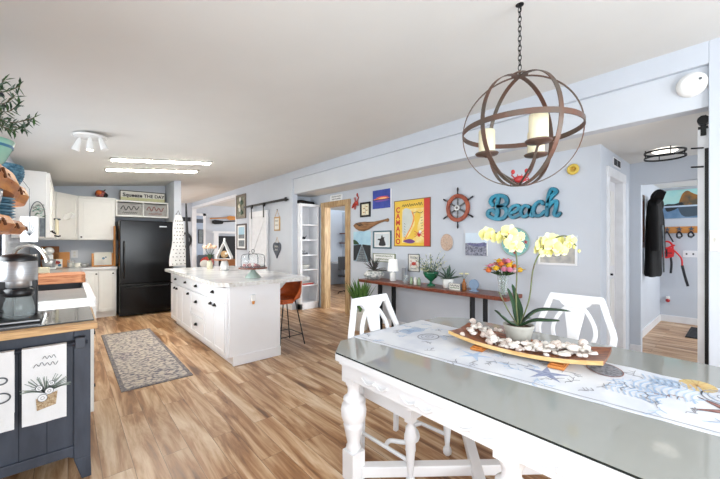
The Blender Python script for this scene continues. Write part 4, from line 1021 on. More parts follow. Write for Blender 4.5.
mb.bx(XB - .08, 6.1, 2.20, XB - .05, 6.15, 2.28, blackm); o = mb.build('door_rail'); tag(o, 'black steel rail the white barn door slides on', 'rail')
# window-like ornament and framed photos left of the door
def art_cluster(mb, w, h, y):
    mb.bx(-w, y - e_, -h, w, y, h, mat('print_moss', (150, 150, 130), .7, c2=(110, 106, 90), scale=14))
    for k in range(5): mb.ball((w * .3 * math.sin(k * 2), y - .02, h * (.7 - .33 * k)), .06, [offw, leafg, cream][k % 3], 8, (1, .4, 1))
frame('wreath_panel', 'weathered panel with white flowers left of the barn door rail', 'wall decoration', 8.90, 8.28, 1.98, 2.60, mat('frame_driftgrey', (130, 120, 108), .7), .05, .03, art_cluster, 0, X=XB)
def art_two(mb, w, h, y):
    mb.bx(-w * .7, y - e_, -h * .15, w * .7, y, h * .85, skyl); mb.bx(-w * .7, y - 2 * e_, -h * .15, w * .7, y, h * .2, greyp); mb.bx(-w * .7, y - e_, -h * .85, w * .7, y, -h * .3, greyp)
frame('picture_frame', 'dark double photo frame left of the white barn door', 'picture', 8.88, 8.25, 1.17, 1.84, mat('frame_darkwood', (62, 46, 42), .4), .04, .025, art_two, 0, X=XB)
# hanging sign with cord
t = T('hanging_sign', 'small cream sign hung on cord right of the barn door', 'wall decoration', (XB, 6.60, 1.78), RW)
mb = MB(); mb.bx(-.125, -.018, -.17, .125, 0, .13, tanm); mb.bx(-.095, -.021, -.14, .095, 0, .10, offw); squiggle(mb, -.07, .07, .04, .05, -.0225, -.021, inkm, .006, 2); squiggle(mb, -.07, .07, -.05, .05, -.0225, -.021, inkm, .006, 3); mb.build('board', t, .002)
mb = MB(); mb.tube([(-.10, -.01, .13), (0, -.008, .28), (.10, -.01, .13)], .005, tanm, 5); mb.ball((0, -.01, .285), .012, knobm, 6); mb.build('cord', t)
t = T('heart_ornament', 'dark grey heart ornament hung on cord below the small cream sign', 'wall decoration', (XB, 6.60, 1.22), RW)
pts = []
for i in range(40):
    a = 2 * PI * i / 40; pts.append((.0105 * 16 * math.sin(a) ** 3, .0118 * (13 * math.cos(a) - 5 * math.cos(2 * a) - 2 * math.cos(3 * a) - math.cos(4 * a))))
mb = MB(); mb.prism(pts, -.03, 0, slate); squiggle(mb, -.08, .08, .05, .05, -.032, -.03, offw, .006, 5); squiggle(mb, -.06, .06, -.02, .05, -.032, -.03, offw, .006, 6); mb.build('heart', t, .005)
mb = MB(); mb.tube([(-.07, -.012, .13), (0, -.01, .26), (.07, -.012, .13)], .004, tanm, 5); mb.build('cord', t)

# ================================================================= ISLAND
IX0, IX1, IY0, IY1 = 1.30, 1.93, 3.71, 6.30
t = T('kitchen_island', 'white kitchen island with drawers and black cup pulls under a marble top', 'kitchen island', (1.6, 5.0, 0))
mb = MW(); mb.bx(IX0 + .02, IY0 + .01, .10, IX1, IY1, .88, islw); mb.bx(IX0 + .08, IY0 + .01, 0, IX1, IY1, .10, islw)
mb.bx(IX0 + .0, IY0 - .0, .10, IX0 + .03, IY0 + .035, .88, islw); mb.build('body', t, .003)
mb = MW(); mb.bx(IX0 + .03, IY0 - .012, .10, IX1 + .01, IY0 + .01, .88, islw); mb.bx(IX0 + .07, IY0 - .02, 0, IX1 + .015, IY0 + .01, .11, islw); mb.build('end_panel', t, .003)
def isl_out(c): 
    return [(1.215, IY0 + .09), (1.215, IY1 + .05), (2.33, IY1 + .05), (2.345, IY0 - .04 + .02), (2.33, IY0 - .06), (1.31, IY0 - .06)]
mb = MW(); mb.plate(isl_out(0), .882, .925, quartz, mside=quartz_edge); mb.build('worktop', t, .004)
def cup_pull(par, x, y, z, s=1, vertical=False):
    mb = MW(); n = 10; vs = []; fs = []
    for i in range(n + 1):
        a = PI * i / n
        vs += [(x, y + .04 * s * math.cos(a), z - .012), (x - .026, y + .034 * s * math.cos(a), z - .012), (x, y + .04 * s * math.cos(a), z - .012 + .034 * math.sin(a)), (x - .022, y + .03 * s * math.cos(a), z - .012 + .024 * math.sin(a))]
    for i in range(n): a = 4 * i; b = a + 4; fs += [(a + 1, a + 3, b + 3, b + 1), (a + 3, a + 2, b + 2, b + 3), (a + 2, a, b, b + 2)]
    mb.add(vs, fs, knobm, True); return mb
def front(par, name, y0, y1, z0, z1, X, pull=None, panel=True, knob=None):
    """door or drawer front on the plane X facing -X"""
    mb = MW(); g = .004; mb.bx(X, y0 + g, z0 + g, X + .02, y1 - g, z1 - g, islw)
    if panel and (y1 - y0) > .14:
        f = .055
        mb.bx(X - .006, y0 + g, z0 + g, X, y1 - g, z0 + f, islw); mb.bx(X - .006, y0 + g, z1 - f, X, y1 - g, z1 - g, islw); mb.bx(X - .006, y0 + g, z0 + f, X, y0 + f, z1 - f, islw); mb.bx(X - .006, y1 - f, z0 + f, X, y1 - g, z1 - f, islw)
    o = mb.build(name, par, .0015)
    if pull:
        c = cup_pull(None, X - .006, pull[0], pull[1]).build('cup_pull', par)
        c.parent = o
    return o
cols = [(6.28, 5.60), (5.60, 5.12), (5.12, 4.53), (4.53, 3.75)]
for k, (a, b) in enumerate(cols):
    ym = (a + b) / 2; front(t, 'drawer', b, a, .70, .87, IX0, (ym, .78))
    if k in (0, 3):
        front(t, 'cabinet_door', ym, a, .11, .69, IX0, (ym + .07, .635)); front(t, 'cabinet_door', b, ym, .11, .69, IX0, (ym - .07, .635))
    elif k == 1: front(t, 'cabinet_door', b, a, .11, .69, IX0, (b + .09, .635))
    else:
        front(t, 'drawer', b, a, .46, .69, IX0, (ym, .57)); front(t, 'drawer', b, a, .38, .46, IX0, None, False); front(t, 'drawer', b, a, .11, .38, IX0, (ym, .27))
# outlet with plug-in on the end panel
p = P(252.5, 299, Y=IY0 - .013)
t2 = T('night_light', 'white plug-in night light with amber bulb on the island end', 'night light', (p.x, IY0 - .0125, p.z))
mb = MB(); mb.bx(-.035, -.005, -.055, .035, 0, .055, trimw); mb.build('outlet_plate', t2, .002)
mb = MB(); mb.bx(-.024, -.04, -.02, .024, -.005, .05, ceramicw); mb.build('plug_body', t2, .006); mb = MB(); mb.tube([(0, -.025, -.02), (0, -.025, -.055)], [.018, .012], woodorange, 12); mb.build('bulb', t2)

# cake stand with cloche-like wire cage
ckx, cky = 1.745, 4.04
t = T('cake_stand', 'mint pedestal cake stand with red treats under a wire and glass cover', 'cake stand', (ckx, cky, .926))
mb = MB(); mb.lathe([(.095, 0), (.095, .008), (.055, .055), (.03, .085), (.03, .105), (.04, .11)], (0, 0, 0), mint, 26); mb.build('pedestal', t)
mb = MB(); mb.lathe([(.04, .108), (.17, .112), (.175, .122), (.17, .126), (.001, .124)], (0, 0, 0), redwood, 30); mb.build('plate', t)
mb = MB(); mb.lathe([(.145, .126), (.147, .235), (.13, .275), (.10, .288), (.001, .292)], (0, 0, 0), cleard, 28, closed=False); mb.build('glass_cover', t)
mb = MB()
for k in range(8):
    a = k * PI / 4; c_, s_ = math.cos(a), math.sin(a); mb.tube(smooth([(.15 * c_, .15 * s_, .128), (.15 * c_, .15 * s_, .25), (.13 * c_, .13 * s_, .285), (.06 * c_, .06 * s_, .295), (0, 0, .297)], 3), .0028, inkm, 5)
mb.tube([(.15 * math.cos(i * PI / 16), .15 * math.sin(i * PI / 16), .14) for i in range(32)], .004, inkm, 5, True); mb.tube(smooth([(0, 0, .297), (-.02, 0, .33), (0, 0, .352), (.02, 0, .33), (0, 0, .297)], 4), .0035, inkm, 5)
mb.build('wire_cage', t)
mb = MB(); r = random.Random(2)
for k in range(26): a = r.uniform(0, 6.3); q = r.uniform(0, .115); mb.ball((q * math.cos(a), q * math.sin(a), .143 + .018 * (k % 2)), .024, redfood if k % 3 else offw, 8, (1, 1, .8))
mb.build('treats', t)
# white pedestal with house-shaped frame
vx, vy = 1.85, 5.36
t = T('pedestal_stand', 'white jug-shaped pedestal holding a round wooden board on the island', 'stand', (vx, vy, .926))
mb = MB(); mb.lathe([(.05, 0), (.06, .01), (.065, .07), (.05, .13), (.04, .16)], (0, 0, 0), ceramicw, 22); mb.build('jug_base', t)
mb = MB(); mb.lathe([(.16, .16), (.165, .165), (.16, .175)], (0, 0, 0), brownbook, 26); mb.build('board', t)
t = T('triangle_frame', 'open white triangular house frame with a round ornament on the pedestal board', 'ornament', (vx, vy, 1.102), -ANG)
mb = MB(); mb.strip([(-.11, .0), (-.11, .03), (0, .27), (.11, .03), (.11, 0)], .018, -.05, .05, ceramicw); mb.bx(-.11, -.05, 0, .11, .05, .008, ceramicw); mb.bx(-.012, -.012, .26, .012, .012, .33, ceramicw); mb.build('frame', t, .002)
mb = MB(); mb.tube([(0, -.01, .075), (0, .01, .075)], .055, tanm, 18); mb.ball((0, -.01, .05), .035, pine, 8); mb.ball((.03, -.01, .09), .02, offw, 6); mb.build('ornament', t)
# peach roses in jar
t = T('rose_jar', 'jar of peach roses near the far end of the island', 'vase of flowers', (1.76, 5.78, .926))
mb = MB(); mb.lathe([(.04, 0), (.045, .008), (.045, .10), (.034, .12), (.036, .14)], (0, 0, 0), mat('jar_stripe', (206, 202, 176), .3), 18); mb.build('jar', t)
mb = MB()
for k in range(6): a = k * 1.05; mb.tube([(0, 0, .1), (.03 * math.cos(a), .03 * math.sin(a), .25), (.075 * math.cos(a), .075 * math.sin(a), .33)], .003, leafd, 5); mb.blade([(0, 0, .14), (.05 * math.cos(a + .4), .05 * math.sin(a + .4), .22), (.09 * math.cos(a + .4), .09 * math.sin(a + .4), .25)], [.008, .03, .001], leafd)
mb.build('stems', t)
for k in range(7):
    a = k * 1.05; q = .08 if k < 6 else 0; c = Vector((q * math.cos(a), q * math.sin(a), .36 + (.03 if k == 6 else 0))); mb = MB(); mb.ball(c, .034, peach, 10, (1, 1, .85))
    for j in range(6): b = j * PI / 3; ax = Vector((math.cos(b), math.sin(b), .5)).normalized(); petal(mb, c - Vector((0, 0, .012)), ax, Vector((-math.sin(b), math.cos(b), 0)), Vector((0, 0, 1)), .045, .05, peach)
    mb.build('rose', t)
# bar stool
t = T('bar_stool', 'orange leather bucket stool with thin black legs under the island overhang', 'bar stool', (2.20, 4.06, 0), PI / 2 + .05)
# local: front +y?  seat shell opens towards -X(world)
mb = MB(); n, k = 18, 9; vs = []; fs = []
for i in range(n + 1):
    a = -PI * .5 + PI * i / n * 1.0 + 0                       # around the back
    for j in range(k):
        u = j / (k - 1)                                     # 0 centre of seat -> 1 rim
        r = .03 + .20 * min(1, u * 1.5); z = .60 + .005 + (.0 if u < .5 else ((u - .5) * 2) ** 1.6 * (.04 + .27 * max(0, math.cos(a)) ** 1.2))
        r += .03 * max(0, u - .6)
        vs.append((r * math.sin(a) * 1.0, -r * math.cos(a) * .9, z))
for i in range(n):
    for j in range(k - 1): a = i * k + j; fs.append((a, a + k, a + k + 1, a + 1))
mb.add(vs, fs, orangem, True)
mb.plate([(-.20, 0), (.20, 0), (.19, .15), (.12, .20), (-.12, .20), (-.19, .15)], .592, .607, orangem)
o = mb.build('seat_shell', t); sm_ = o.modifiers.new('Solidify', 'SOLIDIFY'); sm_.thickness = .02; sm_.offset = -1
for (x, y) in ((-1, -1), (1, -1), (-1, 1), (1, 1)):
    mb = MB(); mb.tube([(x * .11, y * .09, .59), (x * .185, y * .19, 0)], .008, blackm, 8); mb.build('leg', t)
mb = MB(); q = [(x * .167, y * .167, .14) for (x, y) in ((-1, -1), (1, -1), (1, 1), (-1, 1))]; mb.tube(q, .006, blackm, 6, True); mb.build('footrest', t)

# rug
t = T('kitchen_rug', 'faded grey and beige patterned runner rug on the kitchen floor', 'rug', (.667, 4.95, 0))
mb = MW(); mb.bx(.40, 3.76, .001, .935, 6.13, .008, rugm); mb.build('rug_field', t)
mb = MW(); rx0, rx1, ry0, ry1 = .365, .97, 3.72, 6.17
mb.bx(rx0, ry0, .001, rx0 + .035, ry1, .0085, rugb); mb.bx(rx1 - .035, ry0, .001, rx1, ry1, .0085, rugb); mb.bx(rx0 + .035, ry0, .001, rx1 - .035, ry0 + .04, .0085, rugb); mb.bx(rx0 + .035, ry1 - .04, .001, rx1 - .035, ry1, .0085, rugb); mb.build('rug_border', t)

# ================================================================= FRIDGE AND KITCHEN BACK
t = T('refrigerator', 'glossy black top-freezer refrigerator between the cabinets and partition', 'refrigerator', (1.11, 7.75, 0))
mb = MW(); mb.bx(.70, 7.42, .02, 1.55, 8.15, 1.76, fridgem); mb.build('body', t, .006)
mb = MW(); mb.bx(.70, 7.35, .07, 1.55, 7.415, .60, fridgem); fd = mb.build('freezer_drawer', t, .012)
mb = MW(); mb.bx(.70, 7.35, .61, 1.55, 7.415, 1.765, fridgem); md = mb.build('main_door', t, .012)
mb = MW(); mb.tube([(.76, 7.345, .72), (.76, 7.30, .75), (.76, 7.30, 1.35), (.76, 7.345, 1.38)], .012, blackp, 8); c = mb.build('handle', t); c.parent = md
mb = MW(); mb.tube([(.78, 7.345, .55), (.80, 7.31, .55), (1.45, 7.31, .55), (1.47, 7.345, .55)], .012, blackp, 8); c = mb.build('handle', t); c.parent = fd
mb = MW(); mb.bx(1.32, 7.347, 1.655, 1.44, 7.351, 1.675, steel); c = mb.build('badge', t); c.parent = md
# base cabinet left of the fridge
def cabinet_base(name, label, x0, x1, yF, yB, doors, mm=cabw, ztop=.88):
    t = T(name, label, 'cabinet', ((x0 + x1) / 2, (yF + yB) / 2, 0))
    mb = MW(); mb.bx(x0, yF + .02, .10, x1, yB, ztop, mm); mb.bx(x0, yF + .07, 0, x1, yB, .1, mm); mb.build('carcass', t)
    for (a, b, z0, z1, kx) in doors:
        mb = MW(); mb.bx(a + .004, yF, z0, b - .004, yF + .02, z1, mm); f = .05
        mb.bx(a + .004, yF - .006, z0, b - .004, yF, z0 + f, mm); mb.bx(a + .004, yF - .006, z1 - f, b - .004, yF, z1, mm); mb.bx(a + .004, yF - .006, z0 + f, a + f, yF, z1 - f, mm); mb.bx(b - f, yF - .006, z0 + f, b - .004, yF, z1 - f, mm)
        d = mb.build('cabinet_door', t, .0015)
        mb = MW(); mb.tube([(kx, yF - .006, z1 - .06), (kx, yF - .03, z1 - .06)], [.006, .014], knobm, 8); c = mb.build('knob', t); c.parent = d
    return t
cabinet_base('base_cabinet', 'white base cabinet left of the black refrigerator', .14, .675, 7.60, 8.18, [(.15, .41, .12, .86, .38), (.41, .665, .12, .86, .62)])
mb = MW(); mb.bx(-.48, 7.57, .882, .685, 8.18, .92, quartz); o = mb.build('corner_worktop', None, .003); tag(o, 'pale stone worktop along the kitchen back wall', 'worktop')
# upper cabinets on the back wall
def upper(name, label, x0, x1, z0, z1, yF, yB, kx, kz):
    t = T(name, label, 'cabinet', ((x0 + x1) / 2, yF, z0))
    mb = MW(); mb.bx(x0, yF + .02, z0, x1, yB, z1, cabw); mb.bx(x0 - .004, yF - .01, z1, x1 + .004, yB, z1 + .03, cabw); mb.build('carcass', t)
    mb = MW(); f = .06; mb.bx(x0 + .01, yF, z0 + .01, x1 - .01, yF + .02, z1 - .01, cabw)
    mb.bx(x0 + .01, yF - .007, z0 + .01, x1 - .01, yF, z0 + f, cabw); mb.bx(x0 + .01, yF - .007, z1 - f, x1 - .01, yF, z1 - .01, cabw); mb.bx(x0 + .01, yF - .007, z0 + f, x0 + f, yF, z1 - f, cabw); mb.bx(x1 - f, yF - .007, z0 + f, x1 - .01, yF, z1 - f, cabw)
    mb.bx(x0 + f + .02, yF - .004, z0 + f + .02, x1 - f - .02, yF, z1 - f - .02, cabw)
    d = mb.build('cabinet_door', t, .002)
    mb = MW(); mb.tube([(kx, yF - .007, kz), (kx, yF - .032, kz)], [.006, .015], knobm, 8); c = mb.build('knob', t); c.parent = d
    return t
upper('wall_cabinet', 'white upper cabinet with a single door left of the refrigerator', .13, .675, 1.405, 2.17, 7.85, 8.19, .18, 1.46)
# corner cabinet with diagonal door
t = T('corner_cabinet', 'white angled corner upper cabinet', 'cabinet', (-.2, 7.9, 1.41))
mb = MW(); mb.plate([(-.49, 8.19), (.125, 8.19), (.125, 7.86), (-.17, 7.40), (-.49, 7.40)], 1.405, 2.20, cabw); mb.build('carcass', t, .003)
a = Vector((-.16, 7.41, 0)); b = Vector((.115, 7.84, 0)); d = (b - a).normalized(); M = Matrix.Translation(a) @ Matrix.Rotation(math.atan2(d.y, d.x), 4, 'Z'); ln = (b - a).length
mb = MW(); f = .055; mb.bx(.01, -.02, 1.415, ln - .01, -.001, 2.19, cabw, M=M)
for q in ((.01, 1.415, ln - .01, 1.47), (.01, 2.135, ln - .01, 2.19), (.01, 1.47, .065, 2.135), (ln - .065, 1.47, ln - .01, 2.135)): mb.bx(q[0], -.027, q[1], q[2], -.02, q[3], cabw, M=M)
dd = mb.build('cabinet_door', t, .002)
kk = M @ Vector((.04, -.027, 1.47)); k2 = M @ Vector((.04, -.05, 1.47)); mb = MW(); mb.tube([kk, k2], [.006, .015], knobm, 8); c = mb.build('knob', t); c.parent = dd
# cabinets along the left wall above the sink end
t = T('wall_cabinet', 'white upper cabinet with its plain side towards the window', 'cabinet', (-.33, 6.4, 1.42))
mb = MW(); mb.bx(-.49, 5.5, 1.42, -.19, 7.38, 2.21, cabw); mb.build('carcass', t, .004)
for (a, b) in ((5.51, 6.13), (6.14, 6.76), (6.77, 7.37)):
    mb = MW(); mb.bx(-.19, a, 1.43, -.17, b, 2.20, cabw); mb.bx(-.17, a, 1.43, -.164, b, 1.49, cabw); mb.bx(-.17, a, 2.14, -.164, b, 2.20, cabw); mb.bx(-.17, a, 1.49, -.164, a + .06, 2.14, cabw); mb.bx(-.17, b - .06, 1.49, -.164, b, 2.14, cabw); d = mb.build('cabinet_door', t, .002)
    mb = MW(); mb.tube([(-.164, a + .05, 1.50), (-.135, a + .05, 1.50)], [.006, .014], knobm, 8); c = mb.build('knob', t); c.parent = d
# open over-fridge cubby
t = T('over_fridge_shelf', 'white open box shelf above the refrigerator', 'shelf', (1.13, 8.0, 1.87))
mb = MW(); mb.bx(.68, 7.85, 1.86, 1.572, 8.19, 1.89, cabw); mb.bx(.68, 7.85, 2.15, 1.572, 8.19, 2.18, cabw); mb.bx(.68, 7.85, 1.89, .71, 8.19, 2.15, cabw); mb.bx(1.545, 7.85, 1.89, 1.572, 8.19, 2.15, cabw); mb.bx(1.12, 7.85, 1.89, 1.14, 8.19, 2.15, cabw); mb.build('carcass', t, .002)
def panel(name, label, x0, x1, z0, z1, y, bg, deco, fm=None, fw=.0):
    t = T(name, label, 'sign', ((x0 + x1) / 2, y, (z0 + z1) / 2)); w = (x1 - x0) / 2; h = (z1 - z0) / 2
    mb = MB(); mb.bx(-w + fw, -.012, -h + fw, w - fw, 0, h - fw, bg); deco(mb, w - fw, h - fw, -.012); mb.build('board', t)
    if fw:
        mb = MB(); mb.bx(-w, -.02, -h, -w + fw, 0, h, fm); mb.bx(w - fw, -.02, -h, w, 0, h, fm); mb.bx(-w + fw, -.02, -h, w - fw, 0, -h + fw, fm); mb.bx(-w + fw, -.02, h - fw, w - fw, 0, h, fm); mb.build('frame', t)
    return t
greyboard = mat('sign_greywash', (178, 176, 172), .7, c2=(150, 148, 146), scale=14, stretch=(1, 1, 5))
def deco_sq(m, s):
    def f(mb, w, h, y):
        squiggle(mb, -w * .75, w * .75, h * .15, h * .9, y - .002, y, m, .014, s); squiggle(mb, -w * .6, w * .6, -h * .6, h * .35, y - .002, y, m, .007, s + 1)
    return f
panel('lettered_sign', 'grey board with black script in the left cubby over the refrigerator', .715, 1.115, 1.892, 2.13, 7.92, greyboard, deco_sq(inkd, 11))
panel('lettered_sign', 'grey board with dark red script in the right cubby over the refrigerator', 1.145, 1.54, 1.892, 2.13, 7.92, greyboard, deco_sq(mat('ink_maroon', (130, 44, 44), .7), 14))
def deco_day(mb, w, h, y):
    mb.bx(-w, y - .001, -h, w, y, -h * .35, mat('sign_lemon', (206, 206, 160), .7))
    text_into(mb, 'Squeeze', .098, -w * .48, h * .15, y - .001, .003, inkd, bold=.003); text_into(mb, 'THE DAY', .088, w * .50, h * .15, y - .001, .003, inkd, bold=.002)
tt = panel('lettered_sign', 'long framed sign reading Squeeze THE DAY on top of the over-fridge shelf', .76, 1.545, 2.184, 2.39, 8.02, offw, deco_day, blackm, .014)
mb = MB(); mb.ball((0, 0, .075), .075, redfood, 12, (1.2, .8, 1)); mb.ball((-.03, -.03, .10), .05, orangep, 8); mb.ball((.06, -.01, .06), .05, inkd, 8); mb.tube([(.04, 0, .13), (.07, 0, .17)], .01, leafd, 5); mb.lathe([(.06, 0), (.075, .01), (.075, .02)], (0, 0, 0), inkd, 14)
one(mb, 'rooster_figurine', 'small red and black figurine on top of the upper cabinets', 'figurine', (.47, 8.02, 2.201))
# counter things on the back counter
def bk(px_, y=7.9): p = P(px_, 265, Y=y); return (p.x, y, .921)
def cookbook(px_, m1, m2, label, w=.17, h=.24, y=7.85, s=1, back=True):
    t = T('cookbook' if not back else 'book_on_stand', label, 'book', bk(px_, y)); M = Matrix.Rotation(-.25, 4, 'X')
    if back: mb = MB(); mb.bx(-w - .035, .0, 0, w + .035, .012, h * .95, woodorange, M=M); mb.build('easel', t, .003)
    mb = MB(); mb.bx(-w, -.02, .02, w, -.001, h, m1, M=M)
    r = random.Random(s)
    for k in range(8): mb.prism(circ(r.uniform(-w * .7, w * .7), r.uniform(.05, h - .04), r.uniform(.012, .04), n=8), -.0215, -.02, r.choice([m2, bluebowl, inkd, offw]), M=M)
    mb.build('cover', t)
cookbook(103, offw, bluebowl, 'open cookbook on a wooden easel beside the refrigerator', .13, .26, 7.85, 3)
cookbook(56, offw, coralred, 'small white recipe card leaning on the counter corner', .08, .16, 7.55, 5, False)
for i, (a, b, c_, lb) in enumerate(((50, .42, brownbook, 'tall dark wooden board leaning against the left of the corner wall'), (61, .30, woodorange, 'honey wooden cutting board leaning in the counter corner'))):
    mb = MB(); mb.bx(-.12, 0, 0, .12, .02, b * .9, c_, M=Matrix.Rotation(-.15, 4, 'X')); one(mb, 'cutting_board', lb, 'cutting board', bk(a, 8.05), 0, bev=.006)
mb = MB(); mb.bx(.55, 0, 0, .58, .0, 0, woodorange); 
mb = MB(); mb.bx(-.012, -.1, .0, .012, .1, .75, woodorange); one(mb, 'tall_wooden_board', 'tall narrow wooden board standing between cabinet and refrigerator', 'board', (.66, 7.82, .921), bev=.004)
mb = MB(); mb.lathe([(.05, 0), (.055, .01), (.055, .12), (.045, .135), (.001, .14)], (0, 0, 0), clear, 16); mb.lathe([(.045, .01), (.045, .08)], (0, 0, 0), offw, 14); one(mb, 'glass_canister', 'clear glass canister on the back counter below the outlet', 'canister', bk(71, 7.85))
mb = MB(); mb.lathe([(.05, 0), (.055, .005), (.05, .07), (.04, .08)], (0, 0, 0), offw, 16); one(mb, 'white_crock', 'small white crock right of the glass canister', 'crock', bk(77.5, 7.8))
mb = MB(); mb.lathe([(.03, 0), (.06, .03), (.07, .06), (.065, .06), (.05, .03), (.001, .01)], (0, 0, 0), steel, 16); one(mb, 'metal_bowl', 'small metal bowl right of the white crock', 'bowl', bk(84, 7.8))
t = T('stand_mixer', 'white stand mixer in the counter corner', 'mixer', bk(49, 7.6))
mb = MB(); mb.bx(-.09, -.12, 0, .09, .12, .03, ceramicw); mb.bx(-.05, .04, .03, .05, .11, .24, ceramicw); mb.build('base', t, .012); mb = MB(); mb.ball((0, -.02, .30), .08, ceramicw, 14, (.85, 1.9, .8)); mb.build('motor_head', t); mb = MB(); mb.lathe([(.05, .03), (.08, .06), (.09, .16), (.085, .16)], (0, -.07, 0), steel, 18); mb.build('mixing_bowl', t)
t = T('wall_outlet', 'white outlet plate on the kitchen backsplash', 'outlet', (P(74.5, 254, Y=8.19).x, 8.198, P(74.5, 254, Y=8.19).z))
mb = MB(); mb.bx(-.05, -.006, -.07, .05, 0, .07, trimw); mb.build('plate', t, .002); mb = MB(); mb.bx(-.015, -.009, .01, .015, -.006, .045, offw); mb.bx(-.015, -.009, -.045, .015, -.006, -.01, offw); mb.build('socket', t)
# under-cabinet lamp arm
t = T('swing_lamp', 'white tilted fixture with black knobs below the angled corner cabinet', 'lamp', (-.14, 6.9, 1.45))
mb = MW(); p0 = P(57, 235, D=5.3); p1 = P(57, 219, D=5.3); mb.tube([p0, p1], .022, cream, 10); mb.build('post', t)
mb = MW(); a = P(52, 219, D=5.3); b = P(60, 219.5, D=5.3); mb.tube([a, b], .014, inkm, 8); a = P(51, 235, D=5.3); b = P(59, 236.5, D=5.3); mb.tube([a, b], .012, knobm, 8); mb.build('bracket', t)
mb = MW(); pts = [P(x, y, D=5.3) for x, y in ((63, 219), (64, 215), (71, 212), (73, 214), (70, 218), (66, 220))]; back_ = [p + Vector((S, C, 0)) * .05 for p in pts]; n = 6
mb.add(pts + back_, [tuple(range(n)), tuple(range(2 * n - 1, n - 1, -1))] + [(i, i + n, (i + 1) % n + n, (i + 1) % n) for i in range(n)], ceramicw); mb.build('shade', t, .004)

# ================================================================= LEFT COUNTER RUN
CFX = .145
t = T('sink_cabinet', 'white base cabinets with black knobs along the window wall', 'cabinet', (-.18, 5.2, 0))
mb = MW(); mb.bx(-.49, 3.14, .10, CFX - .02, 3.35, .88, cabw); mb.bx(-.49, 3.35, .10, CFX - .02, 5.29, .69, cabw); mb.bx(-.49, 5.29, .10, CFX - .02, 8.18, .88, cabw); mb.bx(-.49, 3.2, 0, CFX - .09, 8.18, .1, cabw); mb.build('carcass', t)
for (a, b) in ((3.15, 3.62), (3.62, 4.1), (4.1, 4.6), (4.6, 5.1), (5.1, 5.7), (5.7, 6.4), (6.4, 7.5)):
    mb = MW(); mb.bx(CFX - .02, a + .004, .12, CFX, b - .004, .68 if a > 3.5 and a < 4.5 else .86, cabw); d = mb.build('cabinet_door', t, .002)
    mb = MW()
    for z in ((.608, .168) if a < 3.2 else (.62,)): mb.tube([(CFX, a + .44 if a < 3.2 else a + .06, z), (CFX + .028, a + .44 if a < 3.2 else a + .06, z)], [.008, .016], knobm, 8)
    c = mb.build('knob', t); c.parent = d
mb = MW(); mb.bx(-.49, 3.12, .882, CFX + .005, 3.34, .90, sinkm); mb.build('end_ledge', t)
mb = MW(); mb.bx(-.49, 5.3, .882, CFX + .02, 7.57, .92, quartz); o = mb.build('worktop', None, .003); tag(o, 'pale worktop on the window-side counter beyond the sink', 'worktop')
# apron sink
t = T('apron_sink', 'white-fronted sink with steel drainboard beside the coffee maker', 'sink', (-.15, 4.2, .88))
mb = MW(); y0, y1, x0, x1, zt = 3.36, 5.28, -.42, .168, .93
mb.bx(x0, y0, .70, x1, y0 + .06, zt, sinkm); mb.bx(x0, y1 - .05, .70, x1, y1, zt, sinkm); mb.bx(x0, y0 + .06, .70, x0 + .05, y1 - .05, zt, sinkm); mb.bx(x1 - .05, y0 + .06, .70, x1, y1 - .05, zt, sinkm); mb.bx(x0, y0 + .06, .70, x1, y1 - .05, .72, steel); mb.build('basin', t, .006)
mb = MW(); mb.bx(x0 + .052, 4.2, .722, x1 - .052, y1 - .052, .74, mat('basin_dark', (96, 98, 102), .3, .6)); mb.bx(x0 + .052, y1 - .056, .74, x1 - .052, y1 - .052, .915, mat('basin_dark', (96, 98, 102), .3, .6)); mb.build('basin_liner', t)
mb = MW(); mb.bx(x0 + .05, y0 + .06, .915, x1 - .05, 4.2, .926, steeldeck); mb.build('drainboard', t, .003)
t = T('kitchen_faucet', 'tall arched brushed nickel faucet at the sink', 'faucet', (-.36, 4.75, .92))
mb = MW(); fpts = smooth([P(14, 262, D=3.55), P(15, 252, D=3.55), P(22, 246.5, D=3.5), P(31, 245.5, D=3.45), P(40, 249, D=3.4), P(46, 257, D=3.4), P(47.5, 262, D=3.4)], 5); mb.tube(fpts, .019, chrome, 12); mb.build('spout', t)
mb = MW(); p = P(14, 262, D=3.55); mb.tube([(p.x, p.y, .925), p], [.03, .02], chrome, 14); mb.build('base', t)
mb = MW(); a = P(33, 255.5, D=3.5); b = P(37, 254.5, D=3.5); mb.tube([P(18, 257, D=3.55), a, b], [.008, .009, .012], chrome, 8); mb.build('lever', t)
# wooden cutting board across sink
mb = MW(); pts = [(-.36, 4.75), (-.33, 4.72), (.11, 4.72), (.145, 4.75), (.145, 5.1), (.11, 5.16), (-.40, 5.16)]
mb.plate(pts, .932, 1.02, boardm); o = mb.build('chopping_block', None, .008); tag(o, 'thick reddish wooden chopping block lying across the sink', 'cutting board')
for i, (px_, py_, m, lb, h, w_) in enumerate(((41, 262, cream, 'cream square canister behind the chopping block at the sink', .14, .075), (34, 262, mat('green_bottle', (110, 120, 70), .4), 'olive green soap bottle beside the faucet arch', .15, .04))):
    mb = MB(); mb.bx(-w_, -w_, 0, w_, w_, h, m) if i == 0 else mb.lathe([(w_, 0), (w_, h * .7), (w_ * .4, h * .85), (w_ * .4, h)], (0, 0, 0), m, 14)
    one(mb, 'canister' if i == 0 else 'soap_bottle', lb, 'canister' if i == 0 else 'bottle', (P(px_, 262, Y=5.6).x, 5.6, .921), 0, bev=.004)

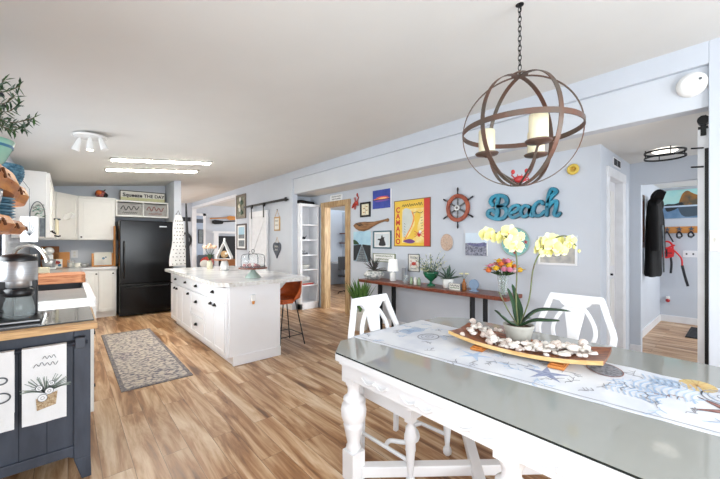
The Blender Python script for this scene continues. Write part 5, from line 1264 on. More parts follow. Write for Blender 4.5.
# ================================================================= NAVY CART
t = T('kitchen_cart', 'distressed navy kitchen cart with butcher block edge and towel bar', 'kitchen cart', (-.18, 2.8, 0))
cxr, yf, yb, zt = .10, 2.52, 3.10, .865
mb = MW(); mb.bx(-.49, yf - .045, zt + .002, .13, yb - .01, zt + .037, butcher); mb.build('butcher_block_top', t, .004)
mb = MW(); mb.bx(-.48, yf + .02, .19, cxr - .02, yb - .02, zt, navy); 
mb.build('body', t, .003)
for (a, b) in ((cxr - .075, cxr), (-.49, -.415)):
    for (c_, d) in ((yf, yf + .05), (yb - .05, yb)):
        mb = MW(); mb.prism([(a, .12), (b, .12), (b, zt), (a, zt)], c_, d, navy)
        mb.prism([(a + .0, .12), (b, .12), (b + .004, 0), (a + .035, 0)] if a > 0 else [(a, .12), (b, .12), (b - .035, 0), (a, 0)], c_, d, navy); mb.build('leg', t, .003)
mb = MW(); mb.bx(-.415, yf + .005, zt - .06, cxr - .075, yf + .03, zt, navy); mb.build('top_rail', t, .003)
mb = MW(); mb.prism([(-.415, .20), (cxr - .075, .20), (cxr - .075, .13), (-.0, .145), (-.35, .145), (-.415, .13)], yf + .005, yf + .03, navy); mb.build('bottom_rail', t, .003)
mb = MW()
for x in (-.31, -.20, -.09): mb.bx(x, yf + .0185, .2, x + .004, yf + .021, zt - .06, navyline)
mb.build('panel_grooves', t)
mb = MW(); mb.tube([(-.49, yf - .05, .80), (.085, yf - .05, .80)], .010, navyline, 10)
mb.bx(.03, yf - .062, .77, .075, yf - .002, .83, mat('cast_iron', (74, 78, 86), .5, .5)); mb.build('towel_bar', t, .003)
mb = MW(); mb.bx(-.40, yf + .03, zt + .038, .118, yb - .012, zt + .045, graniteg); o = mb.build('countertop_mat', None, .002); tag(o, 'glossy dark grey slab covering the top of the navy cart', 'counter slab')
def towel(x0, x1, z0, z1, y, nm, label, deco):
    t = T(nm, label, 'towel', ((x0 + x1) / 2, y, z1)); w = (x1 - x0) / 2; h = z1 - z0
    mb = MB(); n = 12; vs = []; fs = []
    for i in range(n + 1):
        for j in range(9):
            u = -1 + 2 * j / 8; z = -h * i / n; vs.append((u * w * (1 + .0 * i), -.016 - .004 * math.sin(u * 3 + i * .2), z))
    m_ = n + 1
    for i in range(n):
        for j in range(8): a = i * 9 + j; fs.append((a, a + 9, a + 10, a + 1))
    mb.add(vs, fs, towelm, True); mb.add([(v[0], v[1] + .006, v[2]) for v in vs], [f[::-1] for f in fs], towelm, True)
    mb.bx(-w, -.018, -.003, w, .016, .012, towelm); mb.bx(-w, .012, -h * .8, w, .016, .0, towelm)
    mb.build('cloth', t); mb = MB(); deco(mb, w, h, -.0215); mb.build('print', t)
def deco_basket(mb, w, h, y):
    g1 = mat('print_sage', (138, 152, 142), .9)
    mb.prism([(-w * .35, -h * .82), (w * .5, -h * .78), (w * .58, -h * .60), (-w * .4, -h * .66)], y - .001, y, mat('print_basket', (200, 180, 150), .9, c2=(150, 120, 84), scale=160))
    r = random.Random(5)
    for k in range(70):
        a = r.uniform(.05, PI - .05); l = r.uniform(.35, .95) * w * 1.3; x = .05 * w + l * math.cos(a); z = -h * .56 + l * math.sin(a) * .8
        mb.strip(smooth([(w * .05, -h * .60), (w * .05 + (x - w * .05) * .6, z * .5 - h * .60 * .5 + .01), (x, z)], 3), .0022, y - .001, y, g1)
    for (a, b, c_) in ((-.1, -.66, .22), (.2, -.58, .2), (-.25, -.52, .16), (.3, -.48, .14)):
        mb.prism(circ(w * a, h * b, w * c_, n=14), y - .0022, y - .001, towelm); mb.strip(circ(w * a, h * b, w * c_, n=14), .002, y - .003, y - .0015, inkm, True); mb.strip(circ(w * a, h * b, w * c_ * .4, n=8), .0016, y - .003, y - .0015, inkm, True)
    squiggle(mb, -w * .1, w * .5, -h * .12, .022, y - .001, y, inkm, .0022, 21); squiggle(mb, -w * .5, w * .6, -h * .21, .026, y - .001, y, inkm, .0026, 22)
towel(-.180, -.006, .41, .80, yf - .052, 'dish_towel', 'white tea towel printed with a plant in a basket on the cart bar', deco_basket)
def deco_b(mb, w, h, y):
    for (z, r_) in ((-.55, .035), (-.33, .024)): mb.strip(circ(w * .55, h * z, r_, r_ * .7, 16, -2.4, 2.2, True), .007, y - .001, y, inkm)
towel(-.42, -.208, .41, .80, yf - .052, 'dish_towel', 'white tea towel with black lettering at the left edge of the cart', deco_b)

# coffee maker
t = T('coffee_maker', 'stainless and black drip coffee maker on the cart', 'coffee maker', (-.21, 2.78, zt + .046))
mb = MB(); mb.bx(-.125, -.12, 0, .095, .12, .018, blackp); mb.bx(-.12, -.125, .006, .09, -.118, .016, steel); mb.build('base', t, .006)
mb = MB(); mb.bx(-.125, .04, .018, -.03, .12, .37, blackp); mb.bx(-.03, .06, .018, .07, .12, .37, blackp); mb.build('tower', t, .008)
mb = MB(); mb.lathe([(.078, .235), (.080, .24), (.080, .345), (.076, .35)], (-.005, -.01, 0), steel, 30); mb.build('brew_housing', t)
mb = MB(); mb.lathe([(.081, .35), (.081, .365), (.07, .385), (.02, .392)], (-.005, -.01, 0), blackp, 28); mb.build('lid', t)
mb = MB(); mb.lathe([(.045, .195), (.055, .20), (.055, .235)], (-.005, -.01, 0), steel, 24); mb.build('filter_basket', t)
mb = MB(); mb.lathe([(.055, .02), (.066, .03), (.068, .08), (.056, .135), (.052, .15)], (-.005, -.01, 0), clear, 26); cf = mb.build('carafe', t)
mb = MB(); mb.lathe([(.058, .145), (.066, .155), (.064, .185), (.045, .195)], (-.005, -.01, 0), blackp, 26); mb.tube(smooth([(-.05, -.02, .175), (-.095, -.04, .17), (-.10, -.04, .10), (-.065, -.03, .06)], 4), .009, blackp, 8); c = mb.build('carafe_collar', t); c.parent = cf

# ================================================================= FLOATING SHELVES (upper left)
def live_shelf(name, label, zc_, th, y1):
    t = T(name, label, 'shelf', (-.35, 2.3, zc_)); mb = MW(); n = 26; vs = []; fs = []; r = random.Random(int(zc_ * 100))
    for i in range(n + 1):
        y = 1.0 + (y1 - 1.0) * i / n; xe = -.205 + .010 * math.sin(i * .9) + r.uniform(-.005, .005) - (max(0, i - n + 3) ** 2) * .008
        vs += [(-.498, y, zc_), (xe - .012, y, zc_), (xe + .006, y, zc_ - th * .5), (xe - .014, y, zc_ - th), (-.498, y, zc_ - th)]
    for i in range(n):
        a = 5 * i
        for j in range(5): fs.append((a + j, a + (j + 1) % 5, a + 5 + (j + 1) % 5, a + 5 + j))
    fs += [(4, 3, 2, 1, 0), tuple(5 * n + k for k in range(5))]
    mb.add(vs, fs, liveedge); mb.build('board', t)
    for k in range(9):
        mb = MW(); y = 1.7 + k * .17; mb.tube([(-.206, y, zc_ - th * .3), (-.203, y + .05, zc_ - th * .6)], .006, mat('bark_brown', (104, 62, 36), .8), 5); mb.build('bark_mark', t)
    return t
SZ1, SZ2 = 1.71, 1.49
live_shelf('floating_shelf', 'upper live-edge wooden shelf holding the green bowl at far left', SZ1, .10, 3.35)
live_shelf('floating_shelf', 'lower live-edge wooden shelf holding the blue plates at far left', SZ2, .072, 3.1)
# plates on lower shelf
pp = P(19, 212, Y=2.75)
for k in range(7):
    mb = MB(); mb.lathe([(.05, 0), (.085, .006), (.10, .014), (.098, .017), (.08, .010), (.001, .006)], (0, 0, 0), bluep if k % 2 == 0 else blueb, 24)
    one(mb, 'stacked_plate', 'blue plate in the stack on the lower live-edge shelf', 'plate', (-.315, 2.62, SZ2 + .001 + k * .0165), 0, 'blue plates stacked on the lower shelf')
mb = MB(); mb.lathe([(.04, 0), (.06, .01), (.075, .09), (.078, .12), (.072, .12), (.06, .02), (.001, .015)], (0, 0, 0), mat('patterned_bowl', (232, 234, 236), .3, c2=(60, 66, 80), scale=38), 20); one(mb, 'patterned_bowl', 'black and white patterned bowl left of the blue plates', 'bowl', (-.30, 2.22, SZ2 + .001))
mb = MB()
for k in range(9): r_ = .055 + .045 * math.sin((k + 2) / 12 * PI * .8); mb.tube([(r_ * math.cos(2 * PI * i / 20), r_ * math.sin(2 * PI * i / 20), .01 + k * .014) for i in range(20)], .009, blueb, 6, True)
mb.lathe([(.05, 0), (.07, .01), (.09, .06), (.09, .12)], (0, 0, 0), blueb, 18); one(mb, 'woven_basket', 'blue woven basket right of the green bowl on the upper live-edge shelf', 'basket', (-.31, 2.95, SZ1 + .001))
mb = MB(); mb.lathe([(.05, 0), (.06, .005), (.10, .06), (.125, .12), (.135, .16), (.128, .16), (.09, .06), (.001, .02)], (0, 0, 0), greeng, 28); mb.lathe([(.128, .122), (.131, .135)], (0, 0, 0), bluebowl, 28, closed=False); one(mb, 'green_bowl', 'large sea-green bowl with a blue band on the upper live-edge shelf', 'bowl', (-.335, 2.42, SZ1 + .001))
t = T('olive_plant', 'olive branches with thin leaves hanging in at the upper left edge', 'plant', (-.40, 2.0, SZ1 + .001))
mb = MB(); mb.lathe([(.06, 0), (.075, .01), (.085, .15), (.08, .15), (.001, .14)], (0, 0, 0), potg, 18); mb.build('pot', t)
fol = MW(); br = MW(); ol = MW(); r = random.Random(31)
for (tip, mid) in (((34, 118), (8, 122)), ((20, 86), (2, 92)), ((19, 104), (4, 112)), ((30, 122), (10, 130)), ((14, 97), (0, 104)), ((4, 80), (-6, 90)), ((10, 128), (0, 126)), ((24, 128), (6, 124))):
    d1 = r.uniform(1.62, 1.74); A_ = Vector((-.40, 2.0, SZ1 + .15)); Bm = P(mid[0], mid[1], D=d1); Ct = P(tip[0], tip[1], D=d1 + .05)
    pts = smooth([A_, (A_ + Bm) / 2 + Vector((0, 0, .06)), Bm, Ct], 6); br.tube(pts, .0022, mat('olive_twig', (104, 92, 70), .7), 5)
    for i, p in enumerate(pts[6:]):
        p = Vector(p)
        for s_ in (-1, 1):
            dd = Vector((r.uniform(-.2, .9), r.uniform(-.5, .5), s_ * r.uniform(.2, .8))).normalized(); l = r.uniform(.03, .055)
            fol.blade([p, p + dd * l * .5, p + dd * l], [.002, .012, .001], r.choice([leafg, leafd, leafm]))
ol.ball(P(1, 94.5, D=1.7), .011, inkd, 8)
br.build('twigs', t); fol.build('leaves', t); ol.build('olive', t); ol = MW(); ol.ball(P(4, 106, D=1.72), .010, inkd, 8); ol.build('olive', t)
# arched plaque and drawing under the white cabinet (standing on the window-end counter side of the cabinet)
def cabside(px_, py_): return P(px_, py_, Y=5.48)
a = cabside(30, 216); b = cabside(45, 202)
t = T('arched_plaque', 'white arched plaque with green sprigs on the side of the upper cabinet', 'wall decoration', ((a.x + b.x) / 2, 5.497, a.z))
w_ = (b.x - a.x) / 2; h_ = b.z - a.z
mb = MB(); mb.prism([(-w_, -.25), (w_, -.25), (w_, 0)] + circ(0, 0, w_, h_, 16, 0, PI, True)[1:], -.012, 0, offw); mb.strip([(w_, -.25), (w_, 0)] + circ(0, 0, w_, h_, 16, 0, PI, True)[1:] + [(-w_, -.25)], .008, -.02, 0, inkm); mb.build('board', t)
mb = MB(); r = random.Random(3)
for k in range(40): x, z = r.uniform(-w_ * .8, w_ * .8), r.uniform(-.01, h_ * .75) ; mb.blade([(x, -.02, z), (x + .012, -.028, z + .008), (x + .024, -.022, z + r.uniform(-.01, .015))], [.003, .010, .001], r.choice([leafg, leafm, greeng]), side=(0, .3, 1))
mb.build('sprigs', t)
mb = MB(); mb.bx(w_ * .25, -.016, -.24, w_ * .95, -.012, -.02, greyp); o = mb.build('grey_inset', t)
a = P(20.5, 242, Y=4.7); b = P(38, 217, Y=4.7)
t = T('drawing_card', 'white card with a line-drawn flower hanging in front of the upper cabinet', 'picture', ((a.x + b.x) / 2, 4.7, a.z)); w_ = (b.x - a.x) / 2; h_ = b.z - a.z
mb = MB(); mb.bx(-w_, -.006, 0, w_, 0, h_, whitep); mb.build('card', t, .001)
mb = MB()
for k in range(7): q = k * .45 + .2; mb.strip(smooth([(0, h_ * .25), (w_ * .4 * math.cos(q), h_ * (.35 + .15 * math.sin(q))), (w_ * .75 * math.cos(q), h_ * (.42 + .4 * math.sin(q)))], 3), .004, -.008, -.006, inkm)
mb.strip([(-w_ * .6, h_ * .1), (w_ * .6, h_ * .1)], .004, -.008, -.006, inkm); mb.build('drawing', t)
mb = MB(); mb.tube([(0, -.003, h_), (0, -.003, 1.9 - a.z), (-.12, -.003, 2.1 - a.z)], .002, inkm, 4); mb.build('string', t)

# ================================================================= ITEMS NEAR THE PARTITION AND LIVING END
t = T('spotted_apron', 'white apron with dark spots hanging in front of the partition end', 'apron', (1.63, 7.34, 1.0))
mb = MW(); n = 14; vs = []; fs = []
for i in range(n + 1):
    u = i / n; z = 1.90 - 1.0 * u; wl = (.05 + .10 * u ** .6) * (1 + .10 * math.sin(u * 9))
    for j in range(7): v = -1 + j / 3; vs.append((1.64 + v * wl + .0 * u, 7.32 - .02 * math.sin(v * 4 + u * 3) * u, z))
for i in range(n):
    for j in range(6): a = i * 7 + j; fs.append((a, a + 7, a + 8, a + 1))
mb.add(vs, fs, towelm, True); mb.add([v for v in [(p[0], p[1] + .008, p[2]) for p in vs]], [f[::-1] for f in fs], towelm, True); mb.build('cloth', t)
mb = MW(); r = random.Random(6)
for i in range(13):
    for j in (-2, 0, 2) if i % 2 else (-3, -1, 1, 3):
        u = .12 + i * .07; wl = (.05 + .10 * u ** .6) * .78; x = 1.64 + j / 3.2 * wl + (.015 if i % 2 else 0); mb.prism(circ(x, 1.90 - u, .0105, n=7), 7.285, 7.289, inkd)
mb.build('spots', t)
mb = MW(); mb.tube([(1.60, 7.36, 1.9), (1.64, 7.34, 1.99), (1.68, 7.36, 1.9)], .005, inkd, 5); mb.build('neck_strap', t)
mb = MW(); a = P(183.3, 203, D=5.85); mb.add([Vector(v) for v in ((1.715, 7.10, 2.12), (1.735, 7.10, 2.12), (1.86, 7.10, .02), (1.735, 7.10, .02), (1.715, 7.14, 2.12), (1.735, 7.14, 2.12), (1.86, 7.14, .02), (1.735, 7.14, .02))],
   [(0, 1, 2, 3), (7, 6, 5, 4), (0, 4, 5, 1), (1, 5, 6, 2), (2, 6, 7, 3), (3, 7, 4, 0)], blackp); o = mb.build('folding_board', None, .003); tag(o, 'tall black tapering board standing behind the spotted apron', 'board')
def far(px0, py0, px1, py1, Y=YE):
    a = P(px0, py0, Y=Y); b = P(px1, py1, Y=Y); return min(a.x, b.x), max(a.x, b.x), min(a.z, b.z), max(a.z, b.z)
x0, x1, z0, z1 = far(193, 213, 205.5, 290); mb = MB(); mb.bx(x0, YE - .03, 0, x0 + .09, YE, z1, trimw); mb.bx(x1 - .09, YE - .03, 0, x1, YE, z1, trimw); mb.bx(x0, YE - .03, z1 - .09, x1, YE, z1, trimw); mb.bx(x0 + .09, YE - .012, 0, x1 - .09, YE, z1 - .09, mat('far_room_blue', (176, 192, 214), .7)); struct(mb.build('door_2'))
def farpanel(name, label, cat, q, m, fm=None, dep=.03, yo=0):
    x0, x1, z0, z1 = far(*q); mb = MB(); mb.bx(x0, YE - dep - yo, z0, x1, YE - yo - .001, z1, m)
    if fm: mb.bx(x0 - .02, YE - dep * .7 - yo, z0 - .02, x1 + .02, YE - yo - .001, z1 + .02, fm)
    o = mb.build(name, None, .003); return tag(o, label, cat)
farpanel('picture_frame', 'narrow dark print hanging inside the far blue doorway', 'picture', (198.5, 230, 202.5, 243), greyp, inkd, .03, .02)
farpanel('name_plaque', 'small dark plaque over the far blue doorway', 'sign', (195, 219, 203, 223), slate)
farpanel('lettered_sign', 'dark sign on the far wall right of the spotted apron', 'sign', (181.5, 217, 190.5, 221.5), inkd)
x0, x1, z0, z1 = far(217.5, 236, 240, 275)
t = T('fireplace', 'black fireplace with white surround on the far living room wall', 'fireplace', ((x0 + x1) / 2, YE - .2, 0)); mb = MW(); mb.bx(x0, YE - .06, .0, x1, YE - .001, z1, blackp); mb.build('firebox', t); mb = MW(); mb.bx(x0 - .15, YE - .12, 0, x0, YE - .001, z1 + .1, trimw); mb.bx(x1, YE - .12, 0, x1 + .15, YE - .001, z1 + .1, trimw); mb.bx(x0 - .2, YE - .16, z1 + .1, x1 + .2, YE - .001, z1 + .18, trimw); mb.build('surround', t)
def oar(name, label, q, m, blade_left, z_off=0):
    a = P(q[0], q[1], Y=YE - .05); b = P(q[2], q[3], Y=YE - .05); mb = MB(); mb.tube([a, b], .022, m, 8); d = (b - a).normalized()
    c = a if blade_left else b - d * .42; mb.prism([(c.x, c.z - .05), (c.x + .1, c.z - .085), (c.x + .38, c.z - .06), (c.x + .42, c.z), (c.x + .38, c.z + .06), (c.x + .1, c.z + .085), (c.x, c.z + .05)], YE - .065, YE - .035, m); return tag(mb.build(name), label, 'paddle')
oar('canoe_paddle', 'pale wooden canoe paddle, upper of two on the far wall', (210, 218.5, 238, 217.5), woodorange, False)
oar('canoe_paddle', 'black canoe paddle, lower of two on the far wall', (212, 222, 238, 221), blackp, True)
p = P(185.5, 240, Y=YE - .03); mb = MB(); mb.tube([(.17 * math.cos(i * PI / 12), -.04, .24 * math.sin(i * PI / 12)) for i in range(24)], .04, inkd, 8, True); one(mb, 'round_wreath', 'dark round wreath on the far wall beside the black board', 'wreath', (p.x, YE, p.z))
t = T('living_chair', 'pale armchair with red patterned cushion seen through the far opening', 'armchair', (3.45, 12.3, 0)); t.location = (3.83, 12.78, 0)
mb = MB(); mb.bx(-.28, -.3, .1, .28, .3, .42, slate); mb.bx(-.28, .2, .42, .28, .34, .9, slate); mb.build('body', t, .05)
mb = MB(); mb.ball((0, .12, .62), .24, coralred, 12, (1, .4, .9)); mb.ball((-.12, .02, .58), .16, offw, 10, (1, .4, .9)); mb.build('cushion', t)
t = T('side_table', 'brown wooden sideboard in the far living room', 'table', (4.7, 11.9, 0)); mb = MB(); mb.bx(-.5, -.2, .55, .6, .2, .75, brownbook); mb.bx(-.48, -.18, 0, -.43, -.13, .55, brownbook); mb.bx(.5, -.18, 0, .55, -.13, .55, brownbook); mb.bx(-.48, .13, 0, -.43, .18, .55, brownbook); mb.bx(.5, .13, 0, .55, .18, .55, brownbook); mb.build('frame', t, .004)

# ================================================================= CEILING FIXTURES
def onceil(px_, py_):
    u = (px_ - 360) / F; v = (HY - py_) / F; dx, dy = S + u * C, C - u * S
    tt = (2.40 - H) / (v - .114 * dx); return Vector((dx * tt, dy * tt, H + v * tt))
for (pa, pb, lb) in (((112, 158.7), (210, 162), 'nearer of the two long narrow ceiling lights over the kitchen'), ((107, 168.5), (196, 170.6), 'farther of the two long narrow ceiling lights over the kitchen')):
    a = onceil(*pa); b = onceil(*pb); ym = (a.y + b.y) / 2; t = T('strip_light', lb, 'ceiling light', ((a.x + b.x) / 2, ym, CZ((a.x + b.x) / 2)), 0)
    def sl(x0, x1, hw, z0, z1, m, nm):
        mb = MW(); vs = [(x, ym + s_ * hw, CZ(x) + z) for x in (x0, x1) for s_ in (-1, 1) for z in (z0, z1)]
        mb.add(vs, [(0, 1, 3, 2), (4, 6, 7, 5), (0, 4, 5, 1), (2, 3, 7, 6), (0, 2, 6, 4), (1, 5, 7, 3)], m); return mb.build(nm, t)
    sl(a.x - .03, b.x + .03, .075, -.018, -.001, mat('fixture_grey', (176, 172, 164), .5), 'housing'); sl(a.x, b.x, .055, -.028, -.019, ledstrip, 'diffuser')
p = onceil(90, 134)
t = T('spot_cluster', 'round white ceiling fixture with three adjustable spots', 'ceiling light', (p.x, p.y, CZ(p.x)))
mb = MB(); mb.lathe([(.125, -.036), (.135, -.03), (.135, -.02)], (0, 0, 0), ceramicw, 30); mb.build('ceiling_plate', t)
for k, (dx, dz) in enumerate(((-.10, -1), (.0, 0), (.10, 1))):
    bx_ = C * dx; by_ = -S * dx; mb = MB(); e = Vector((C * dz * .04, -S * dz * .04, -.10)); s0 = Vector((bx_, by_, -.045)); mb.tube([(bx_, by_, -.034), (bx_, by_, -.05)], .01, ceramicw, 8); mb.tube([s0, s0 + e * .35, s0 + e * 1.1], [.016, .024, .032], ceramicw, 16); h_ = mb.build('spot_head', t)
    if k == 1: mb = MB(); mb.tube([s0 + e * 1.1, s0 + e * 1.14], .026, ledm, 14); mb.build('lit_bulb', t)
# smoke alarm on the beam face
t = T('smoke_alarm', 'round white smoke alarm on the beam at upper right', 'smoke alarm', (XB + .034, .25, 2.515), RW)
t.location = (XB + .034, .25, 2.515)
mb = MB(); mb.tube([(0, 0, 0), (0, -.012, 0), (0, -.035, 0), (0, -.042, 0)], [.088, .088, .080, .055], ceramicw, 36); mb.build('housing', t)
mb = MB(); mb.tube([(.045, -.042, .02), (.045, -.046, .02)], .009, inkm, 10); mb.build('test_button', t)
# hallway lamp
t = T('ring_ceiling_light', 'flush ceiling light with two black rings in the hallway', 'ceiling light', (4.73, .55, LZ))
for z in (-.03, -.085):
    mb = MB(); n = 32; vs = []; fs = []
    for i in range(n):
        a = 2 * PI * i / n
        for (r_, zz) in ((.17, z - .009), (.17, z + .009), (.166, z + .009), (.166, z - .009)): vs.append((r_ * math.cos(a), r_ * math.sin(a), zz))
    for i in range(n):
        a = 4 * i; b = 4 * ((i + 1) % n); fs += [(a + j, a + (j + 1) % 4, b + (j + 1) % 4, b + j) for j in range(4)]
    mb.add(vs, fs, blackm); mb.build('ring', t)
mb = MB()
for k in range(4): a = k * PI / 2 + .4; mb.bx(.160 * math.cos(a) - .004, .160 * math.sin(a) - .004, -.09, .160 * math.cos(a) + .004, .160 * math.sin(a) + .004, 0, blackm)
mb.build('post', t); mb = MB(); mb.lathe([(.10, -.001), (.105, -.02), (.08, -.035), (.001, -.038)], (0, 0, 0), emis('hall_diffuser', (255, 250, 240), 1.6), 28); mb.build('diffuser', t)
# vent over the white hall door
t = T('air_vent', 'small black and white vent above the white hallway door', 'vent', (4.60, .938, 2.245))
mb = MB(); mb.bx(-.16, -.01, -.05, .16, 0, .05, trimw); mb.build('frame', t, .002); mb = MB(); 
for (a, b) in ((-.14, -.01), (.01, .14)): mb.bx(a, -.012, -.035, b, -.01, .035, inkd)
mb.build('louvre', t)
# light switch near right edge
t = T('light_switch', 'double light switch plate at the right edge of the picture', 'light switch', (XB - .001, .118, 1.38), RW)
mb = MB(); mb.bx(-.042, -.006, -.075, .042, 0, .075, offw); mb.build('plate', t, .003); mb = MB(); mb.bx(-.012, -.014, -.012, .012, -.006, .02, ceramicw); mb.build('toggle', t)

# ================================================================= RIGHT BARN DOOR + MUD ROOM
t = T('sliding_door', 'white sliding barn door edge hanging beside the hallway opening', 'door', (3.58, -.2, 0))
mb = MW(); mb.bx(3.56, -.78, .03, 3.60, .231, 2.21, trimw); mb.build('door_panel', t, .003)
mb = MW(); mb.bx(3.56, .10, .03, 3.555, .19, 2.0, blackm); mb.bx(3.535, .140, .03, 3.559, .192, 2.06, blackm); mb.build('edge_strip', t)
mb = MW(); mb.bx(3.552, .185, 2.16, 3.56, .215, 2.31, blackm); mb.tube([(3.545, .20, 2.275), (3.61, .20, 2.275)], .034, blackm, 14); mb.bx(3.55, .175, 2.212, 3.60, .228, 2.228, blackm); mb.build('roller', t)
mb = MW()
for z in (1.93, 2.07): mb.tube([(3.56, .20, z), (3.52, .262, z)], .006, blackm, 6)
mb.build('bolt', t)
def mud(py0, px0): return P(px0, py0, X=7.78)
def art_rock(mb, w, h, y):
    mb.bx(-w, y - e_, -h * .15, w, y, h, mat('print_teal_sky', (140, 214, 220), .5, c2=(196, 228, 216), scale=2)); mb.bx(-w, y - e_, -h, w, y, -h * .15, mat('print_wet_sand', (92, 126, 160), .4, c2=(130, 160, 190), scale=4))
    mb.prism(smooth([(-w * .15, -h * .1), (-w * .05, h * .35), (w * .05, h * .72), (w * .25, h * .9), (w * .5, h * .66), (w * .98, h * .3), (w * .98, -h * .1)], 3), y - 2 * e_, y, mat('print_rock', (90, 84, 70), .6, c2=(168, 112, 46), scale=9))
    mb.prism(smooth([(-w * .8, -h * .1), (-w * .6, h * .04), (-w * .3, h * .02), (0, h * .12), (w * .1, -h * .1)], 3), y - 2.2 * e_, y, dark)
    mb.prism(smooth([(-w * .15, -h * .22), (w * .0, -h * .75), (w * .3, -h * .92), (w * .98, -h * .7), (w * .98, -h * .22)], 3), y - 2 * e_, y, mat('print_reflect', (70, 86, 100), .5)); mb.bx(-w, y - 2.4 * e_, -h * .2, w, y, -h * .1, mat('print_foam', (196, 212, 230), .5))
    mb.prism(smooth([(-w * .7, -h * .22), (-w * .6, -h * .5), (-w * .3, -h * .4), (-w * .1, -h * .22)], 3), y - 2.2 * e_, y, dark)
frame('canvas_print', 'wide canvas of a sea stack at dusk above the coat hooks', 'picture', .99, .40, 1.77, 2.25, dark, 0, .03, art_rock, X=7.80)
t = T('coat_rack', 'pine coat rack board with dark star hooks below the sea stack canvas', 'coat rack', (7.798, .70, 1.575), RW)
mb = MB(); mb.bx(-.30, -.022, -.055, .34, 0, .055, woodorange); mb.build('backboard', t, .004)
HK = (.125, -.02, -.165)
for k, yy in enumerate((-.17, -.02, .125, .26)):
    mb = MB(); mb.prism(star(yy, .012, .045, .017), -.03, -.022, slate); mb.tube(smooth([(yy, -.03, -.02), (yy, -.05, -.05), (yy, -.07, -.05), (yy, -.075, -.03)], 3), .006, inkd, 6); mb.build('star_hook', t)
def straps(mb, m, pts, r_=.01): mb.tube(smooth(pts, 4), r_, m, 6)
t = T('dog_harness', 'red dog harness with dangling straps on the left star hook', 'harness', (7.71, .87, 1.22), RW)
mb = MB(); mb.strip(circ(0, .05, .075, .11, 20), .026, -.02, .02, harness, True); mb.prism([(-.10, .02), (-.04, .06), (.04, .06), (.10, .02), (.085, -.10), (0, -.13), (-.085, -.10)], -.026, .018, harness); mb.strip([(-.1, .10), (0, .04), (.1, .10)], .03, -.024, .016, harness); mb.bx(-.07, -.03, -.045, .07, -.026, -.03, inkd); mb.bx(-.012, -.03, -.10, .012, -.026, .03, inkd); mb.build('vest', t)
mb = MB(); straps(mb, inkd, [(-.08, 0, .15), (-.03, 0, .27), (0, 0, .33), (.03, 0, .27), (.08, 0, .15)]); mb.build('shoulder_strap', t); mb = MB(); straps(mb, inkd, [(.05, -.01, -.1), (.06, -.01, -.22), (.05, -.01, -.38)], .016); mb.build('short_strap', t); mb = MB(); straps(mb, harness, [(.1, -.01, 0), (.18, -.01, -.12), (.19, -.01, -.24)], .012); straps(mb, inkd, [(.19, -.01, -.24), (.22, -.01, -.40), (.26, -.01, -.58)], .018); mb.build('leash', t)
for (yy, lb, h_) in ((.715, 'dark leash bundle on the second star hook', .10), (.575, 'small dark key bundle on the third star hook', .09)):
    mb = MB(); straps(mb, inkd, [(0, 0, .0), (-.03, 0, -.04), (-.02, 0, -h_), (.03, 0, -h_ * .8), (.02, 0, -.03), (0, 0, 0)], .012); mb.ball((0, 0, -h_), .022, inkm, 6); one(mb, 'hanging_keys', lb, 'keys', (7.71, yy, 1.545), RW)
t = T('wall_outlet', 'double white switch plate below the coat rack', 'outlet', (7.799, .594, 1.17), RW); mb = MB(); mb.bx(-.085, -.006, -.055, .085, 0, .055, trimw); mb.build('plate', t, .002); mb = MB(); mb.bx(-.05, -.01, -.015, -.03, -.006, .015, inkm); mb.bx(.03, -.01, -.015, .05, -.006, .015, inkm); mb.build('socket', t)
t = T('plug_in_freshener', 'small red plug-in freshener low on the mudroom wall', 'air freshener', (7.799, .865, .335 + .05), RW); mb = MB(); mb.bx(-.025, -.03, 0, .025, 0, .05, ceramicw); mb.build('plug', t, .005); mb = MB(); mb.ball((0, -.03, -.02), .03, redm, 10, (1, .7, 1)); mb.build('bulb', t)
mb = MB(); mb.bx(-.42, -.28, .001, .42, .28, .014, charcoal); 
for k in range(8): mb.bx(-.38 + .1 * k, -.25, .014, -.34 + .1 * k, .25, .018, inkd)
one(mb, 'door_mat', 'dark rubber doormat on the mudroom floor', 'doormat', (7.1, .28, 0), 0)
# black coat and hats on the mudroom left wall (faces -Y)
t = T('hanging_coat', 'long black coat hanging on the mudroom side wall', 'coat', (6.18, .90, 1.3))
mb = MW(); n = 14; prof = [(.12, .04, 1.97), (.19, .06, 1.93), (.22, .07, 1.85), (.21, .08, 1.7), (.22, .08, 1.4), (.28, .08, 1.1), (.33, .08, .93), (.31, .07, .90)]
vs = []; fs = []
for (rx, ry, z) in prof:
    for j in range(20):
        a = 2 * PI * j / 20; f = 1 + .13 * math.sin(a * 5 + z * 4) + .05 * math.sin(a * 9 - z * 7); vs.append((6.18 + rx * math.cos(a) * f, .83 + ry * math.sin(a) * f, z))
for i in range(len(prof) - 1):
    for j in range(20): fs.append((i * 20 + j, i * 20 + (j + 1) % 20, (i + 1) * 20 + (j + 1) % 20, (i + 1) * 20 + j))
fs += [tuple(range(20)), tuple(range(len(vs) - 1, len(vs) - 21, -1))]; mb.add(vs, fs, blackcloth, True); mb.build('body', t)
for (sx, nm) in ((-.2, 'sleeve'), (.2, 'sleeve')): mb = MW(); mb.tube(smooth([(6.18 + sx * .8, .82, 1.85), (6.18 + sx * 1.25, .80, 1.6), (6.18 + sx * 1.3, .79, 1.25)], 4), [.06] * 4 + [.055] * 4 + [.05], blackcloth, 10); mb.build(nm, t)
mb = MW(); mb.tube(smooth([(6.15, .74, 1.6), (6.20, .735, 1.3), (6.28, .74, .95)], 4), .012, greyp, 6); mb.build('zip', t)
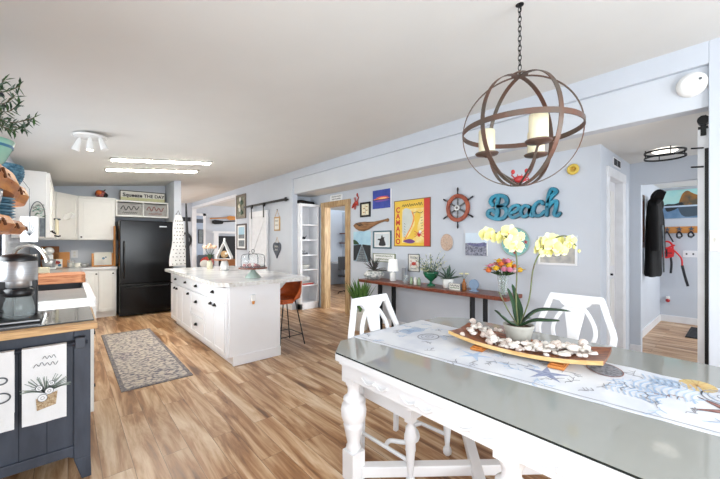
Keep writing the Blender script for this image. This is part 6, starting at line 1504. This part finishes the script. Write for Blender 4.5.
mb = MB(); mb.ball((0, 0, 0), .12, blackcloth, 12, (1.1, .6, .8)); mb.plate([(-.05, -.06), (-.22, -.05), (-.25, .0), (-.20, .04), (-.05, .05)], -.075, -.06, blackcloth); o = one(mb, 'knit_hat', 'rounded black hat hanging above the black coat', 'hat', (6.05, .78, 1.98)); o.rotation_euler = (.3, .5, .4)
mb = MB(); mb.ball((0, 0, 0), .12, blackcloth, 12, (1, .7, 1)); mb.tube([(-.05, -.05, -.1), (.0, -.06, -.28), (.03, -.06, -.4)], .02, greyp, 6); one(mb, 'hanging_bag', 'small black bag with grey strap hanging right of the black coat', 'bag', (6.62, .86, 1.92))
t = T('carved_mirror', 'wooden carved frame on the mudroom side wall', 'mirror', (5.93, .968, 1.66)); mb = MB(); w_, h_ = .26, .37
for (a, b, c_, d) in ((-w_, -h_, -w_ + .08, h_), (w_ - .08, -h_, w_, h_), (-w_ + .08, -h_, w_ - .08, -h_ + .08), (-w_ + .08, h_ - .08, w_ - .08, h_)): mb.bx(a, -.04, b, c_, 0, d, redwood)
mb.build('frame', t, .006); mb = MB(); mb.bx(-w_ + .08, -.015, -h_ + .08, w_ - .08, 0, h_ - .08, mat('mirror_dull', (170, 160, 150), .2, .6)); mb.build('mirror_glass', t)

# ================================================================= LIGHT
def area(name, loc, rot, sx, sy, power, colr=(1, 1, 1)):
    l = bpy.data.lights.new(name, 'AREA'); l.shape = 'RECTANGLE'; l.size = sx; l.size_y = sy; l.energy = power; l.color = colr
    o = bpy.data.objects.new(name, l); col.objects.link(o); o.location = loc; o.rotation_euler = rot; return o
DAY = (.93, .97, 1.0); WARM = (1, .93, .82)
area('daylight_back', ((BW[0] + BW[1]) / 2, YN + .02, 1.25), (PI / 2, 0, 0), 2.7, 1.7, 105, DAY)
area('daylight_sink', (-.49, 3.75, 1.56), (0, -PI / 2 + .25, 0), .95, 2.2, 24, DAY).data.spread = 2.2
area('daylight_left', (-.49, 0, 1.5), (0, -PI / 2, 0), 1.1, 1.7, 26, DAY)
area('hall_fill', (4.4, YN + .12, 1.4), (PI / 2, 0, 0), 1.3, 1.5, 26, DAY)  # unseen fill added to brighten the hall; its end wall has no window
area('daylight_office', (5.6, 3.75, 1.5), (PI / 2, 0, 0), 1.6, 1.3, 80, DAY)
area('daylight_living', (8.15, 11.0, 1.5), (0, PI / 2, 0), 1.6, 2.5, 110, DAY)
area('daylight_mudroom', (6.8, -1.45, 1.4), (PI / 2, 0, 0), 1.0, 1.6, 40, DAY)
def point(name, loc, power, r, colr=WARM):
    l = bpy.data.lights.new(name, 'POINT'); l.energy = power; l.shadow_soft_size = r; l.color = colr
    o = bpy.data.objects.new(name, l); col.objects.link(o); o.location = loc
area('living_ceiling_lamp', (2.2, 10.5, 2.45), (0, 0, 0), .5, .5, 40, WARM)
area('far_left_fill', (-.49, 10.8, 1.4), (0, -PI / 2, 0), 1.4, 2.6, 70, DAY)  # added fill on the windowless left wall, evens out kitchen and living end

w = bpy.data.worlds.new('World'); bpy.context.scene.world = w; w.use_nodes = True
w.node_tree.nodes['Background'].inputs[0].default_value = (.80, .90, 1, 1); w.node_tree.nodes['Background'].inputs[1].default_value = 2.2

cam = bpy.data.cameras.new('Camera'); co = bpy.data.objects.new('Camera', cam); col.objects.link(co)
co.location = (0, 0, H); co.rotation_euler = (PI / 2, 0, -ANG)
cam.sensor_width = 36; cam.lens = 36 * F / 720; cam.shift_y = (HY - 239.5) / 720; cam.clip_start = .05
bpy.context.scene.camera = co
vs_ = bpy.context.scene.view_settings
vs_.view_transform = 'Standard'; vs_.look = 'None'; vs_.exposure = 0.27; vs_.gamma = 1; vs_.use_curve_mapping = False
